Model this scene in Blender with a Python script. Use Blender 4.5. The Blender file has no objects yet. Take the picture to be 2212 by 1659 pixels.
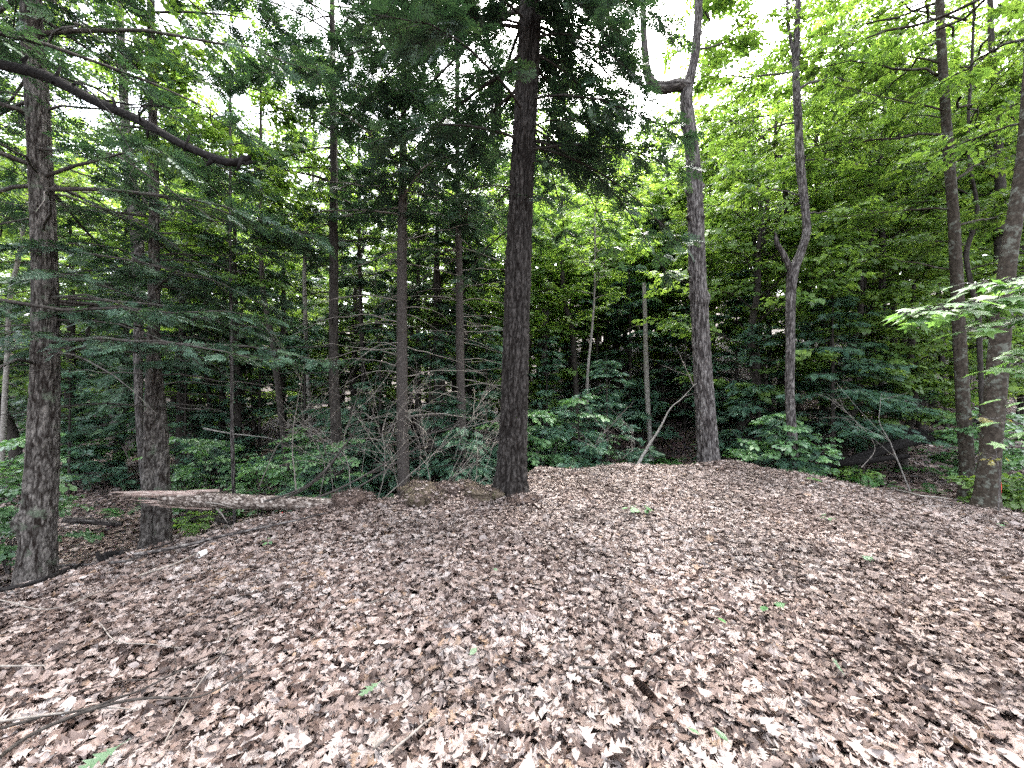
import bpy, math, random
import numpy as np

# ------------------------------------------------------------------ camera, world, sun, exposure
sc = bpy.context.scene
col = sc.collection
EYE = 1.6
cam_d = bpy.data.cameras.new("camera")
cam = bpy.data.objects.new("camera", cam_d)
col.objects.link(cam)
cam.location = (0, 0, EYE)
cam.rotation_euler = (math.radians(90), 0, 0)
cam_d.sensor_width = 34.6
cam_d.lens = 13.0
cam_d.clip_start = 0.05
cam_d.clip_end = 600
sc.camera = cam

SUN_EL, SUN_AZ = 62.0, 25.0          # degrees; azimuth clockwise from +Y (ahead of the camera)
w = bpy.data.worlds.new("World")
sc.world = w
w.use_nodes = True
nt = w.node_tree
for n in list(nt.nodes):
    nt.nodes.remove(n)
sky = nt.nodes.new("ShaderNodeTexSky")
sky.sky_type = 'NISHITA'
sky.sun_disc = False
sky.sun_elevation = math.radians(SUN_EL)
sky.sun_rotation = math.radians(SUN_AZ)
sky.air_density = 1.0
sky.dust_density = 6.0
sky.ozone_density = 1.0
hs = nt.nodes.new("ShaderNodeHueSaturation")
hs.inputs["Saturation"].default_value = 0.38
bg = nt.nodes.new("ShaderNodeBackground")
bg.inputs["Strength"].default_value = 0.15
wo = nt.nodes.new("ShaderNodeOutputWorld")
nt.links.new(sky.outputs[0], hs.inputs["Color"])
nt.links.new(hs.outputs[0], bg.inputs["Color"])
nt.links.new(bg.outputs[0], wo.inputs["Surface"])

sd = bpy.data.lights.new("sun", 'SUN')
sd.energy = 0.6
sd.angle = math.radians(28)
sd.color = (1.0, 0.96, 0.9)
sun = bpy.data.objects.new("sun", sd)
col.objects.link(sun)
_a, _e = math.radians(SUN_AZ), math.radians(SUN_EL)
from mathutils import Vector, Matrix
sdir = Vector((math.sin(_a) * math.cos(_e), math.cos(_a) * math.cos(_e), math.sin(_e)))
sun.rotation_euler = sdir.to_track_quat('Z', 'Y').to_euler()
sun.location = (0, 0, 40)

sc.view_settings.view_transform = 'Standard'
sc.view_settings.look = 'None'
sc.view_settings.exposure = 4.0
sc.view_settings.gamma = 1.0
sc.cycles.max_bounces = 8
sc.cycles.diffuse_bounces = 5
sc.cycles.glossy_bounces = 2
sc.cycles.transmission_bounces = 3
sc.cycles.transparent_max_bounces = 4
sc.cycles.use_denoising = False
sc.cycles.use_adaptive_sampling = True
sc.cycles.adaptive_threshold = 0.015
sc.cycles.sample_clamp_indirect = 0.6
sc.render.use_persistent_data = False

K = 1.331 / 1106.0                    # tangent per pixel of the 2212-pixel-wide view


def P(px, py, Y):
    return np.array([(px - 1106) * K * Y, Y, EYE + (829.5 - py) * K * Y])


# ------------------------------------------------------------------ noise
_rl = np.random.RandomState(7)
_lat = _rl.rand(64, 64, 64).astype(np.float32)


def vnoise(x, y, z=0.0):
    x, y, z = np.broadcast_arrays(np.asarray(x, float), np.asarray(y, float), np.asarray(z, float))
    xi, yi, zi = np.floor(x).astype(int), np.floor(y).astype(int), np.floor(z).astype(int)
    fx, fy, fz = x - xi, y - yi, z - zi
    fx, fy, fz = [f * f * (3 - 2 * f) for f in (fx, fy, fz)]
    r = 0
    for a in (0, 1):
        for b in (0, 1):
            for c in (0, 1):
                r = r + _lat[(xi + a) & 63, (yi + b) & 63, (zi + c) & 63] * (fx if a else 1 - fx) * (fy if b else 1 - fy) * (fz if c else 1 - fz)
    return r * 2 - 1


def fbm(x, y, z=0.0, o=4):
    r, a, f = 0, 1.0, 1.0
    for i in range(o):
        r = r + a * vnoise(x * f + 3.1 * i, y * f + 7.7 * i, np.asarray(z) * f + 1.3 * i)
        a *= .5
        f *= 2.03
    return r


# ------------------------------------------------------------------ terrain
PLAT = np.array([(-3.9, -3.0), (-4.1, 1.5), (-4.1, 2.9), (-3.75, 3.5), (-3.25, 4.2), (-2.45, 4.9), (-1.5, 5.25), (-.6, 5.75),
                 (.38, 7.0), (2.2, 7.35), (3.95, 7.4), (5.2, 6.8), (5.8, 6.1), (6.35, 4.9), (7.2, 2.5), (7.4, -3.0)])


def plat_dist(x, y):
    x, y = np.asarray(x, float), np.asarray(y, float)
    best = np.full(x.shape, 1e9)
    inside = np.zeros(x.shape, bool)
    n = len(PLAT)
    for i in range(n):
        ax, ay = PLAT[i]
        bx, by = PLAT[(i + 1) % n]
        dx, dy = bx - ax, by - ay
        t = np.clip(((x - ax) * dx + (y - ay) * dy) / (dx * dx + dy * dy), 0, 1)
        best = np.minimum(best, np.hypot(x - ax - t * dx, y - ay - t * dy))
        c = ((ay > y) != (by > y)) & (x < (bx - ax) * (y - ay) / ((by - ay) if by != ay else 1e-9) + ax)
        inside ^= c
    return np.where(inside, -best, best)


def sstep(a, b, v):
    t = np.clip((v - a) / (b - a), 0, 1)
    return t * t * (3 - 2 * t)


def gz(x, y):
    x, y = np.asarray(x, float), np.asarray(y, float)
    d = plat_dist(x, y)
    low = np.where(x < 0, -1.25, -1.25 + .5 * sstep(3, 7, x))
    dd = np.maximum(d + .25, 0)
    z = low * (1 - np.exp(-dd / 1.9 * (1 - .25 * np.exp(-dd * 2)))) * sstep(0, .6, dd) ** .5
    rt = sstep(-1.0, 3.0, x - (y - 10) * .05)
    hill = np.maximum(y - (12.0 - 2.6 * sstep(4, 9, x)), 0)
    z = z + rt * (hill * .30 * (1 - .5 * sstep(14, 40, hill))) * sstep(0, 3, hill + .5)
    z = z + (1 - rt) * np.maximum(y - 18, 0) * .07
    z = z + 9 * sstep(34, 80, np.hypot(x, y))
    z = z + .05 * fbm(x * .45, y * .45, 2.2, 3) + .030 * fbm(x * 2.1, y * 2.1, 5.5, 3) + .010 * vnoise(x * 9, y * 9, 1.5)
    z = z - .035 * np.maximum(x - 3.5, 0) ** 1.2 * (d < 1.5) - .03 * np.clip(-2.2 - x, 0, 2)
    # loose heaps of leaves on the rim
    for (cx, cy, h, s) in ((.55, 6.75, .09, .28), (4.05, 7.15, .12, .45), (-.35, 5.45, .07, .4), (-1.0, 5.1, .06, .5), (2.3, 7.1, .04, .6), (-1.9, 4.5, .07, .5), (1.1, 5.6, .04, .7)):
        z = z + h * np.exp(-((x - cx) ** 2 + (y - cy) ** 2) / (s * s))
    return z


def gz1(x, y):
    return float(gz(np.array([x]), np.array([y]))[0])


# ------------------------------------------------------------------ mesh builder
class MB:
    def __init__(s):
        s.V, s.F4, s.F3, s.A, s.n = [], [], [], [], 0

    def add(s, V, F, a=0.0):
        V = np.asarray(V, np.float32).reshape(-1, 3)
        F = np.asarray(F, np.int64)
        s.V.append(V)
        s.A.append(np.broadcast_to(np.asarray(a, np.float32), (len(V),)))
        (s.F4 if F.shape[1] == 4 else s.F3).append(F + s.n)
        s.n += len(V)

    def tube(s, pts, rad, k=6, a=0.0, cap=True):
        pts = np.asarray(pts, float)
        n = len(pts)
        rad = np.broadcast_to(np.asarray(rad, float), (n,))
        t = np.gradient(pts, axis=0)
        t /= np.linalg.norm(t, axis=1)[:, None] + 1e-9
        ref = np.array([0, 0, 1.0]) if abs(t[0][2]) < .9 else np.array([1.0, 0, 0])
        u = np.cross(t, ref)
        u /= np.linalg.norm(u, axis=1)[:, None] + 1e-9
        v = np.cross(t, u)
        th = np.arange(k) * 2 * np.pi / k
        V = pts[:, None, :] + rad[:, None, None] * (np.cos(th)[None, :, None] * u[:, None, :] + np.sin(th)[None, :, None] * v[:, None, :])
        i = np.arange(n - 1)[:, None] * k
        j = np.arange(k)[None, :]
        F = np.stack([i + j, i + (j + 1) % k, i + k + (j + 1) % k, i + k + j], -1).reshape(-1, 4)
        s.add(V.reshape(-1, 3), F, a)
        if cap:
            base = s.n - n * k
            for off, pt in ((0, pts[0]), ((n - 1) * k, pts[-1])):
                s.V.append(np.asarray([pt], np.float32))
                s.A.append(np.full(1, a, np.float32) if np.isscalar(a) else np.zeros(1, np.float32))
                c = s.n
                s.n += 1
                jj = np.arange(k)
                s.F3.append(np.stack([base + off + jj, base + off + (jj + 1) % k, np.full(k, c)], -1))

    def sticks(s, P0, P1, r0, r1, a=0.0):
        P0, P1 = np.asarray(P0, float), np.asarray(P1, float)
        n = len(P0)
        if n == 0:
            return
        d = P1 - P0
        d /= np.linalg.norm(d, axis=1)[:, None] + 1e-9
        u = np.cross(d, np.array([.31, .17, .93]))
        u /= np.linalg.norm(u, axis=1)[:, None] + 1e-9
        v = np.cross(d, u)
        r0 = np.broadcast_to(r0, (n,))[:, None]
        r1 = np.broadcast_to(r1, (n,))[:, None]
        V = []
        for PP, r in ((P0, r0), (P1, r1)):
            for th in (0, 2.094, 4.189):
                V.append(PP + r * (math.cos(th) * u + math.sin(th) * v))
        V = np.stack(V, 1).reshape(-1, 3)
        b = np.arange(n)[:, None, None] * 6
        F = np.array([[0, 1, 4, 3], [1, 2, 5, 4], [2, 0, 3, 5]])[None] + b
        s.add(V, F.reshape(-1, 4), a if np.ndim(a) == 0 else np.repeat(a, 6))

    def inst(s, T, pos, R, sc_, a):
        TV, TF = T
        pos = np.asarray(pos, float)
        n = len(pos)
        if n == 0:
            return
        sc_ = np.asarray(sc_, float)
        if sc_.ndim == 1:
            sc_ = sc_[:, None]
        V = np.einsum('nij,nvj->nvi', R, TV[None] * sc_[:, None, :]) + pos[:, None, :]
        m = len(TV)
        F = TF[None] + (np.arange(n) * m)[:, None, None]
        s.add(V.reshape(-1, 3), F.reshape(-1, TF.shape[1]), np.repeat(np.asarray(a, np.float32), m))

    def mesh(s, name, mat, smooth=False):
        me = bpy.data.meshes.new(name)
        V = np.concatenate(s.V)
        F4 = np.concatenate(s.F4) if s.F4 else np.zeros((0, 4), int)
        F3 = np.concatenate(s.F3) if s.F3 else np.zeros((0, 3), int)
        me.vertices.add(len(V))
        me.vertices.foreach_set("co", V.astype(np.float32).ravel())
        nl = F4.size + F3.size
        me.loops.add(nl)
        me.loops.foreach_set("vertex_index", np.concatenate([F4.ravel(), F3.ravel()]).astype(np.int32))
        me.polygons.add(len(F4) + len(F3))
        st = np.concatenate([np.arange(len(F4)) * 4, F4.size + np.arange(len(F3)) * 3])
        me.polygons.foreach_set("loop_start", st.astype(np.int32))
        if smooth:
            me.polygons.foreach_set("use_smooth", np.ones(len(st), bool))
        at = me.attributes.new("rnd", 'FLOAT', 'POINT')
        at.data.foreach_set("value", np.concatenate(s.A).astype(np.float32))
        me.update(calc_edges=True)
        me.materials.append(mat)
        return me


def norm(v):
    return v / (np.linalg.norm(v, axis=-1, keepdims=True) + 1e-9)


def frames(d, n):
    x = norm(d)
    z = norm(n - (n * x).sum(-1, keepdims=True) * x)
    y = np.cross(z, x)
    return np.stack([x, y, z], -1)


def obj(name, me, parent=None, label=None, cat=None, group=None, kind=None):
    o = bpy.data.objects.new(name, me)
    col.objects.link(o)
    if parent:
        o.parent = parent
    for k_, v_ in (("label", label), ("category", cat), ("group", group), ("kind", kind)):
        if v_:
            o[k_] = v_
    return o


def thing(name, loc, label, cat, group=None, rz=0.0, scale=1.0):
    o = obj(name, None, None, label, cat, group)
    o.location = loc
    o.rotation_euler = (0, 0, rz)
    o.scale = (scale, scale, scale)
    return o


def part(name, mb, mat, parent, smooth=False, label=None):
    """mesh in world coordinates, moved to its thing's origin"""
    off = np.array(parent.location, np.float32) if parent.parent is None else np.array(parent.parent.location, np.float32)
    if parent.parent is None:
        for i in range(len(mb.V)):
            mb.V[i] = mb.V[i] - off
    else:
        for i in range(len(mb.V)):
            mb.V[i] = mb.V[i] - off
    return obj(name, mb.mesh(name, mat, smooth), parent, label)


def solo(name, mb, mat, label, cat, group=None, smooth=False, kind=None):
    V = np.concatenate(mb.V)
    c = (V.min(0) + V.max(0)) / 2
    c[2] = V[:, 2].min()
    for i in range(len(mb.V)):
        mb.V[i] = mb.V[i] - c
    o = obj(name, mb.mesh(name, mat, smooth), None, label, cat, group, kind)
    o.location = [float(v) for v in c]
    return o


# ------------------------------------------------------------------ materials
def newmat(name):
    m = bpy.data.materials.new(name)
    m.use_nodes = True
    t = m.node_tree
    for n in list(t.nodes):
        t.nodes.remove(n)
    return m, t, t.nodes.new("ShaderNodeOutputMaterial")


def ramp(t, fac, stops, interp='LINEAR'):
    r = t.nodes.new("ShaderNodeValToRGB")
    r.color_ramp.interpolation = interp
    e = r.color_ramp.elements
    while len(e) < len(stops):
        e.new(0.5)
    for el, (p, c) in zip(e, stops):
        el.position = p
        el.color = (*c, 1)
    t.links.new(fac, r.inputs[0])
    return r.outputs[0]


def attr(t, name="rnd"):
    a = t.nodes.new("ShaderNodeAttribute")
    a.attribute_name = name
    return a.outputs["Fac"]


def leaf_mat(name, stops, trans=.38, tcol=(1.5, 1.6, .7), rough=.5, spec=.35, vary=.25):
    m, t, out = newmat(name)
    c = ramp(t, attr(t), stops)
    oi = t.nodes.new("ShaderNodeObjectInfo")
    mr = t.nodes.new("ShaderNodeMapRange")
    mr.inputs[3].default_value = 1 - vary
    mr.inputs[4].default_value = 1 + vary
    t.links.new(oi.outputs["Random"], mr.inputs[0])
    h = t.nodes.new("ShaderNodeHueSaturation")
    t.links.new(mr.outputs[0], h.inputs["Value"])
    t.links.new(c, h.inputs["Color"])
    p = t.nodes.new("ShaderNodeBsdfPrincipled")
    p.inputs["Roughness"].default_value = rough
    p.inputs["Specular IOR Level"].default_value = spec
    t.links.new(h.outputs[0], p.inputs["Base Color"])
    tr = t.nodes.new("ShaderNodeBsdfTranslucent")
    mx = t.nodes.new("ShaderNodeMix")
    mx.data_type = 'RGBA'
    mx.blend_type = 'MULTIPLY'
    mx.inputs["Factor"].default_value = 1
    mx.inputs["B"].default_value = (*tcol, 1)
    t.links.new(h.outputs[0], mx.inputs["A"])
    t.links.new(mx.outputs["Result"], tr.inputs["Color"])
    ms = t.nodes.new("ShaderNodeMixShader")
    ms.inputs[0].default_value = trans
    t.links.new(p.outputs[0], ms.inputs[1])
    t.links.new(tr.outputs[0], ms.inputs[2])
    t.links.new(ms.outputs[0], out.inputs[0])
    return m


def bark_mat(name, stops, patch=None, sc_xy=14.0, sc_z=3.0, bump=.6, use_attr=False, patch_scale=5.0, patch_pos=(.52, .6), dark=.56):
    m, t, out = newmat(name)
    tc = t.nodes.new("ShaderNodeTexCoord")
    mp = t.nodes.new("ShaderNodeMapping")
    mp.inputs["Scale"].default_value = (sc_xy, sc_xy, sc_z)
    t.links.new(tc.outputs["Object"], mp.inputs[0])
    nz = t.nodes.new("ShaderNodeTexNoise")
    nz.inputs["Scale"].default_value = 1.6
    nz.inputs["Detail"].default_value = 8
    nz.inputs["Roughness"].default_value = .65
    t.links.new(mp.outputs[0], nz.inputs["Vector"])
    vo = t.nodes.new("ShaderNodeTexVoronoi")
    vo.feature = 'DISTANCE_TO_EDGE'
    vo.inputs["Scale"].default_value = 1.0
    t.links.new(mp.outputs[0], vo.inputs["Vector"])
    ad = t.nodes.new("ShaderNodeMath")
    ad.operation = 'MULTIPLY_ADD'
    t.links.new(vo.outputs["Distance"], ad.inputs[0])
    ad.inputs[1].default_value = .0 if use_attr else .5
    t.links.new(nz.outputs["Fac"], ad.inputs[2])
    fac = ad.outputs[0]
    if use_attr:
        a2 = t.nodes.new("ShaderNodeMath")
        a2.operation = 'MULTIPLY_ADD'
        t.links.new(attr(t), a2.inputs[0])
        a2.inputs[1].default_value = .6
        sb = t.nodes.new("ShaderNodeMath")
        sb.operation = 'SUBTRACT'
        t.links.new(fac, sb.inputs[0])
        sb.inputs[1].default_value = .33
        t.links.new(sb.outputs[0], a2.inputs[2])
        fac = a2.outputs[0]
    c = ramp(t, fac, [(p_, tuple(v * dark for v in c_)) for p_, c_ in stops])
    if patch:
        n2 = t.nodes.new("ShaderNodeTexNoise")
        n2.inputs["Scale"].default_value = patch_scale
        n2.inputs["Detail"].default_value = 6
        n2.inputs["Roughness"].default_value = .7
        t.links.new(tc.outputs["Object"], n2.inputs["Vector"])
        f = ramp(t, n2.outputs["Fac"], [(patch_pos[0], (0, 0, 0)), (patch_pos[1], (1, 1, 1))])
        mx = t.nodes.new("ShaderNodeMix")
        mx.data_type = 'RGBA'
        t.links.new(f, mx.inputs["Factor"])
        t.links.new(c, mx.inputs["A"])
        mx.inputs["B"].default_value = (*[v * dark for v in patch], 1)
        c = mx.outputs["Result"]
    p = t.nodes.new("ShaderNodeBsdfPrincipled")
    p.inputs["Roughness"].default_value = .85
    p.inputs["Specular IOR Level"].default_value = .08
    t.links.new(c, p.inputs["Base Color"])
    b = t.nodes.new("ShaderNodeBump")
    b.inputs["Strength"].default_value = bump
    b.inputs["Distance"].default_value = .02
    t.links.new(ad.outputs[0], b.inputs["Height"])
    t.links.new(b.outputs[0], p.inputs["Normal"])
    t.links.new(p.outputs[0], out.inputs[0])
    return m


M = {}
M['maple'] = leaf_mat('maple_leaf', [(0, (.05, .10, .028)), (.5, (.088, .16, .042)), (1, (.14, .22, .055))], trans=.5, tcol=(1.7, 1.6, .75), rough=.45)
M['maple_far'] = leaf_mat('far_maple_leaf', [(0, (.065, .125, .036)), (.5, (.11, .19, .052)), (1, (.17, .26, .07))], trans=.5, tcol=(1.6, 1.5, .75), rough=.5)
M['shrub'] = leaf_mat('shrub_leaf', [(0, (.045, .10, .048)), (.6, (.085, .165, .07)), (1, (.13, .225, .085))], trans=.32, tcol=(1.4, 1.6, .8), rough=.38, spec=.5)
M['hem'] = leaf_mat('hemlock_needles', [(0, (.024, .052, .034)), (.6, (.048, .090, .055)), (1, (.09, .145, .075))], trans=.15, tcol=(1.3, 1.5, .7), rough=.5, spec=.35)
M['hem_young'] = leaf_mat('young_hemlock_needles', [(0, (.035, .08, .055)), (.6, (.065, .13, .085)), (1, (.11, .19, .10))], trans=.2, tcol=(1.3, 1.5, .7), rough=.45, spec=.4)
M['near_maple'] = leaf_mat('near_maple_leaf', [(0, (.05, .11, .04)), (.5, (.075, .15, .05)), (1, (.11, .20, .06))], trans=.45, tcol=(1.5, 1.5, .8), rough=.4, spec=.5, vary=.05)
M['yellowing'] = leaf_mat('yellowing_leaf', [(0, (.09, .11, .025)), (1, (.17, .12, .04))], trans=.4, vary=.05)
M['oakgreen'] = leaf_mat('green_oak_leaf', [(0, (.045, .085, .042)), (1, (.08, .125, .07))], trans=.2, rough=.4, spec=.5, vary=.1)
M['fern'] = leaf_mat('fern_green', [(0, (.025, .08, .022)), (1, (.06, .16, .04))], trans=.3, vary=.05)
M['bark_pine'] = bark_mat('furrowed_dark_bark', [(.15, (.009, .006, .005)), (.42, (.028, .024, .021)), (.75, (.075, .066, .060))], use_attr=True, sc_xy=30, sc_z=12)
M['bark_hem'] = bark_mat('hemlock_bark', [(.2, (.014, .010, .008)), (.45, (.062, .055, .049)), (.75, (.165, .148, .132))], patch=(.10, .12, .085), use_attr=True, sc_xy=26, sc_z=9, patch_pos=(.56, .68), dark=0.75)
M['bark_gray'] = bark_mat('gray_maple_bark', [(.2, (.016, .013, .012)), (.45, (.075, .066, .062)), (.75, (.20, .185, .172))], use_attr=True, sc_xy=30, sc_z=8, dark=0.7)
M['bark_mottle'] = bark_mat('mottled_lichen_bark', [(.25, (.016, .012, .010)), (.5, (.040, .032, .024)), (.8, (.085, .070, .055))], patch=(.13, .135, .11), sc_xy=16, sc_z=12, patch_scale=9.0, patch_pos=(.53, .6), bump=.4)
M['bark_red'] = bark_mat('reddish_bark', [(.2, (.03, .022, .019)), (.5, (.070, .060, .053)), (.8, (.13, .113, .102))], sc_xy=30, sc_z=14, bump=.5)
M['bark_far'] = bark_mat('dark_trunk_bark', [(.3, (.014, .012, .010)), (.6, (.045, .039, .034)), (.9, (.10, .09, .08))], sc_xy=22, sc_z=6, dark=.75)
M['bark_pale'] = bark_mat('pale_trunk_bark', [(.3, (.09, .08, .07)), (.6, (.2, .185, .165)), (.9, (.34, .32, .29))], sc_xy=12, sc_z=14, bump=.3, dark=0.85)
M['dead'] = bark_mat('dead_gray_wood', [(.3, (.08, .07, .06)), (.6, (.17, .15, .13)), (.9, (.28, .25, .22))], sc_xy=20, sc_z=20, bump=.3, dark=.9)
M['deaddark'] = bark_mat('dead_dark_wood', [(.3, (.006, .005, .005)), (.6, (.016, .014, .013)), (.9, (.045, .04, .036))], sc_xy=20, sc_z=20, bump=.8)
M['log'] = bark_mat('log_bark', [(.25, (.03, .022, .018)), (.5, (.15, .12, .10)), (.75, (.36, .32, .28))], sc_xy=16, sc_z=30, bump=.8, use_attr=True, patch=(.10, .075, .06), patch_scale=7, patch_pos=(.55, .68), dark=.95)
M['split'] = bark_mat('split_wood', [(.25, (.10, .055, .045)), (.5, (.28, .20, .17)), (.8, (.5, .42, .36))], sc_xy=5, sc_z=60, bump=.8, dark=0.9)
M['moss'] = bark_mat('mossy_earth', [(.25, (.022, .016, .012)), (.5, (.060, .046, .032)), (.8, (.15, .12, .09))], patch=(.075, .075, .035), sc_xy=24, sc_z=24, bump=1.0, patch_scale=6, patch_pos=(.52, .66), dark=.8)
M['peat'] = bark_mat('root_mat_earth', [(.25, (.022, .015, .012)), (.5, (.06, .042, .034)), (.8, (.14, .105, .088))], sc_xy=25, sc_z=25, bump=1.0, dark=0.8)
M['birch'] = bark_mat('white_birch_bark', [(.2, (.3, .28, .25)), (.5, (.6, .57, .53)), (.8, (.75, .73, .7))], sc_xy=8, sc_z=30, bump=.2, dark=0.9)
M['cone'] = bark_mat('cone_scales', [(.3, (.03, .018, .012)), (.6, (.10, .06, .045)), (.9, (.3, .22, .18))], sc_xy=40, sc_z=40, bump=.3)

m, t, out = newmat('red_tape')
p = t.nodes.new("ShaderNodeBsdfPrincipled")
nz = t.nodes.new("ShaderNodeTexNoise")
nz.inputs["Scale"].default_value = 20
t.links.new(ramp(t, nz.outputs["Fac"], [(.3, (.55, .03, .03)), (.7, (.8, .08, .05))]), p.inputs["Base Color"])
p.inputs["Roughness"].default_value = .45
t.links.new(p.outputs[0], out.inputs[0])
M['tape'] = m


def litter_mat(name, dark=1.0):
    m, t, out = newmat(name)
    st = [(0, (.045, .026, .020)), (.14, (.10, .060, .045)), (.28, (.19, .128, .102)), (.42, (.31, .228, .192)), (.60, (.42, .332, .290)), (.80, (.51, .43, .39)), (.96, (.57, .50, .46)), (1, (.33, .22, .15))]
    c = ramp(t, attr(t), [(p_, tuple(v * dark for v in c_)) for p_, c_ in st])
    tc = t.nodes.new("ShaderNodeTexCoord")
    nz = t.nodes.new("ShaderNodeTexNoise")
    nz.inputs["Scale"].default_value = 34
    nz.inputs["Detail"].default_value = 5
    t.links.new(tc.outputs["Object"], nz.inputs["Vector"])
    n2 = t.nodes.new("ShaderNodeTexNoise")
    n2.inputs["Scale"].default_value = 1.1
    n2.inputs["Detail"].default_value = 3
    t.links.new(tc.outputs["Object"], n2.inputs["Vector"])
    mr = t.nodes.new("ShaderNodeMapRange")
    mr.inputs[1].default_value = .3
    mr.inputs[2].default_value = .7
    mr.inputs[3].default_value = .76
    mr.inputs[4].default_value = 1.2
    t.links.new(nz.outputs["Fac"], mr.inputs[0])
    mr2 = t.nodes.new("ShaderNodeMapRange")
    mr2.inputs[1].default_value = .35
    mr2.inputs[2].default_value = .65
    mr2.inputs[3].default_value = .68
    mr2.inputs[4].default_value = 1.15
    t.links.new(n2.outputs["Fac"], mr2.inputs[0])
    mu = t.nodes.new("ShaderNodeMath")
    mu.operation = 'MULTIPLY'
    t.links.new(mr.outputs[0], mu.inputs[0])
    t.links.new(mr2.outputs[0], mu.inputs[1])
    h = t.nodes.new("ShaderNodeHueSaturation")
    t.links.new(c, h.inputs["Color"])
    t.links.new(mu.outputs[0], h.inputs["Value"])
    p = t.nodes.new("ShaderNodeBsdfPrincipled")
    p.inputs["Roughness"].default_value = .62
    p.inputs["Specular IOR Level"].default_value = .3
    t.links.new(h.outputs[0], p.inputs["Base Color"])
    tr = t.nodes.new("ShaderNodeBsdfTranslucent")
    t.links.new(h.outputs[0], tr.inputs["Color"])
    ms = t.nodes.new("ShaderNodeMixShader")
    ms.inputs[0].default_value = .1
    t.links.new(p.outputs[0], ms.inputs[1])
    t.links.new(tr.outputs[0], ms.inputs[2])
    t.links.new(ms.outputs[0], out.inputs[0])
    return m


M['litter'] = litter_mat('dead_leaves', .46)
M['litter_floor'] = litter_mat('dead_leaves_floor', .6)

m, t, out = newmat('forest_soil')
tc = t.nodes.new("ShaderNodeTexCoord")
nz = t.nodes.new("ShaderNodeTexNoise")
nz.inputs["Scale"].default_value = 11
nz.inputs["Detail"].default_value = 9
nz.inputs["Roughness"].default_value = .7
t.links.new(tc.outputs["Object"], nz.inputs["Vector"])
vo = t.nodes.new("ShaderNodeTexVoronoi")
vo.inputs["Scale"].default_value = 16
t.links.new(tc.outputs["Object"], vo.inputs["Vector"])
c1 = ramp(t, nz.outputs["Fac"], [(.35, (.018, .012, .009)), (.55, (.06, .042, .033)), (.7, (.14, .10, .08))])
mx = t.nodes.new("ShaderNodeMix")
mx.data_type = 'RGBA'
mx.blend_type = 'MULTIPLY'
mx.inputs["Factor"].default_value = .6
t.links.new(c1, mx.inputs["A"])
t.links.new(vo.outputs["Color"], mx.inputs["B"])
p = t.nodes.new("ShaderNodeBsdfPrincipled")
p.inputs["Roughness"].default_value = .95
t.links.new(mx.outputs["Result"], p.inputs["Base Color"])
b = t.nodes.new("ShaderNodeBump")
b.inputs["Distance"].default_value = .04
t.links.new(nz.outputs["Fac"], b.inputs["Height"])
t.links.new(b.outputs[0], p.inputs["Normal"])
t.links.new(p.outputs[0], out.inputs[0])
M['soil'] = m

# ------------------------------------------------------------------ ground sheet
N = 560
ss = np.linspace(-1, 1, N)
g1 = np.sinh(ss * 4.6) / np.sinh(4.6)
gx = g1 * 170
gy = 4.0 + g1 * 170
X, Y = np.meshgrid(gx, gy, indexing='xy')
Z = gz(X, Y)
mb = MB()
ii = (np.arange(N - 1)[:, None] * N + np.arange(N - 1)[None, :])
F = np.stack([ii, ii + 1, ii + N + 1, ii + N], -1).reshape(-1, 4)
mb.add(np.stack([X, Y, Z], -1).reshape(-1, 3), F)
g = obj('ground', mb.mesh('ground', M['soil'], True), kind='structure', label='forest floor with a low leaf covered mound')

# ------------------------------------------------------------------ leaf shapes
def strip_leaf(st, w_):
    """leaf in the xy plane, midrib on x: midrib, left and right edge vertices, quads between"""
    n = len(st)
    V = []
    for s_, w1 in zip(st, w_):
        V += [(s_[0], 0, 0), (s_[1], w1, 0), (s_[1], -w1, 0)]
    F = []
    for i in range(n - 1):
        a, b_ = 3 * i, 3 * i + 3
        F += [(a, b_, b_ + 1, a + 1), (a, a + 2, b_ + 2, b_)]
    return np.array(V, float), np.array(F)


def oak():
    mid = [0, .10, .22, .30, .44, .53, .66, .74, .86, .90, 1.0]
    edg = [0, .10, .30, .30, .56, .54, .80, .75, .93, .90, 1.0]
    wid = [.012, .03, .22, .07, .36, .09, .33, .08, .19, .05, .003]
    return strip_leaf(list(zip(mid, edg)), wid)


def ovate():
    mid = [0, .15, .4, .7, 1.0]
    return strip_leaf(list(zip(mid, mid)), [.01, .17, .27, .19, .003])


def curl(T, rng, amt):
    V, F = T[0].copy(), T[1]
    V[:, :2] *= [1, rng.uniform(.85, 1.2)]
    k = rng.normal(0, 1.8) * amt + 1.0 * amt       # roll across
    y = V[:, 1].copy()
    if abs(k) > .05:
        V[:, 1] = np.sin(y * k) / k
        V[:, 2] += (1 - np.cos(y * k)) / k
    k2 = rng.normal(0, 1.1) * amt
    x = V[:, 0] - .5
    if abs(k2) > .05:
        zz = V[:, 2].copy()
        V[:, 0] = (np.sin(x * k2) / k2) * (1 - zz * k2) + .5
        V[:, 2] = zz + (1 - np.cos(x * k2)) / k2
    V[:, 2] += rng.normal(0, .055 * amt, len(V)) + .25 * amt * rng.normal() * x * y
    V[:, 0] -= .5
    return V, F


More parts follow.
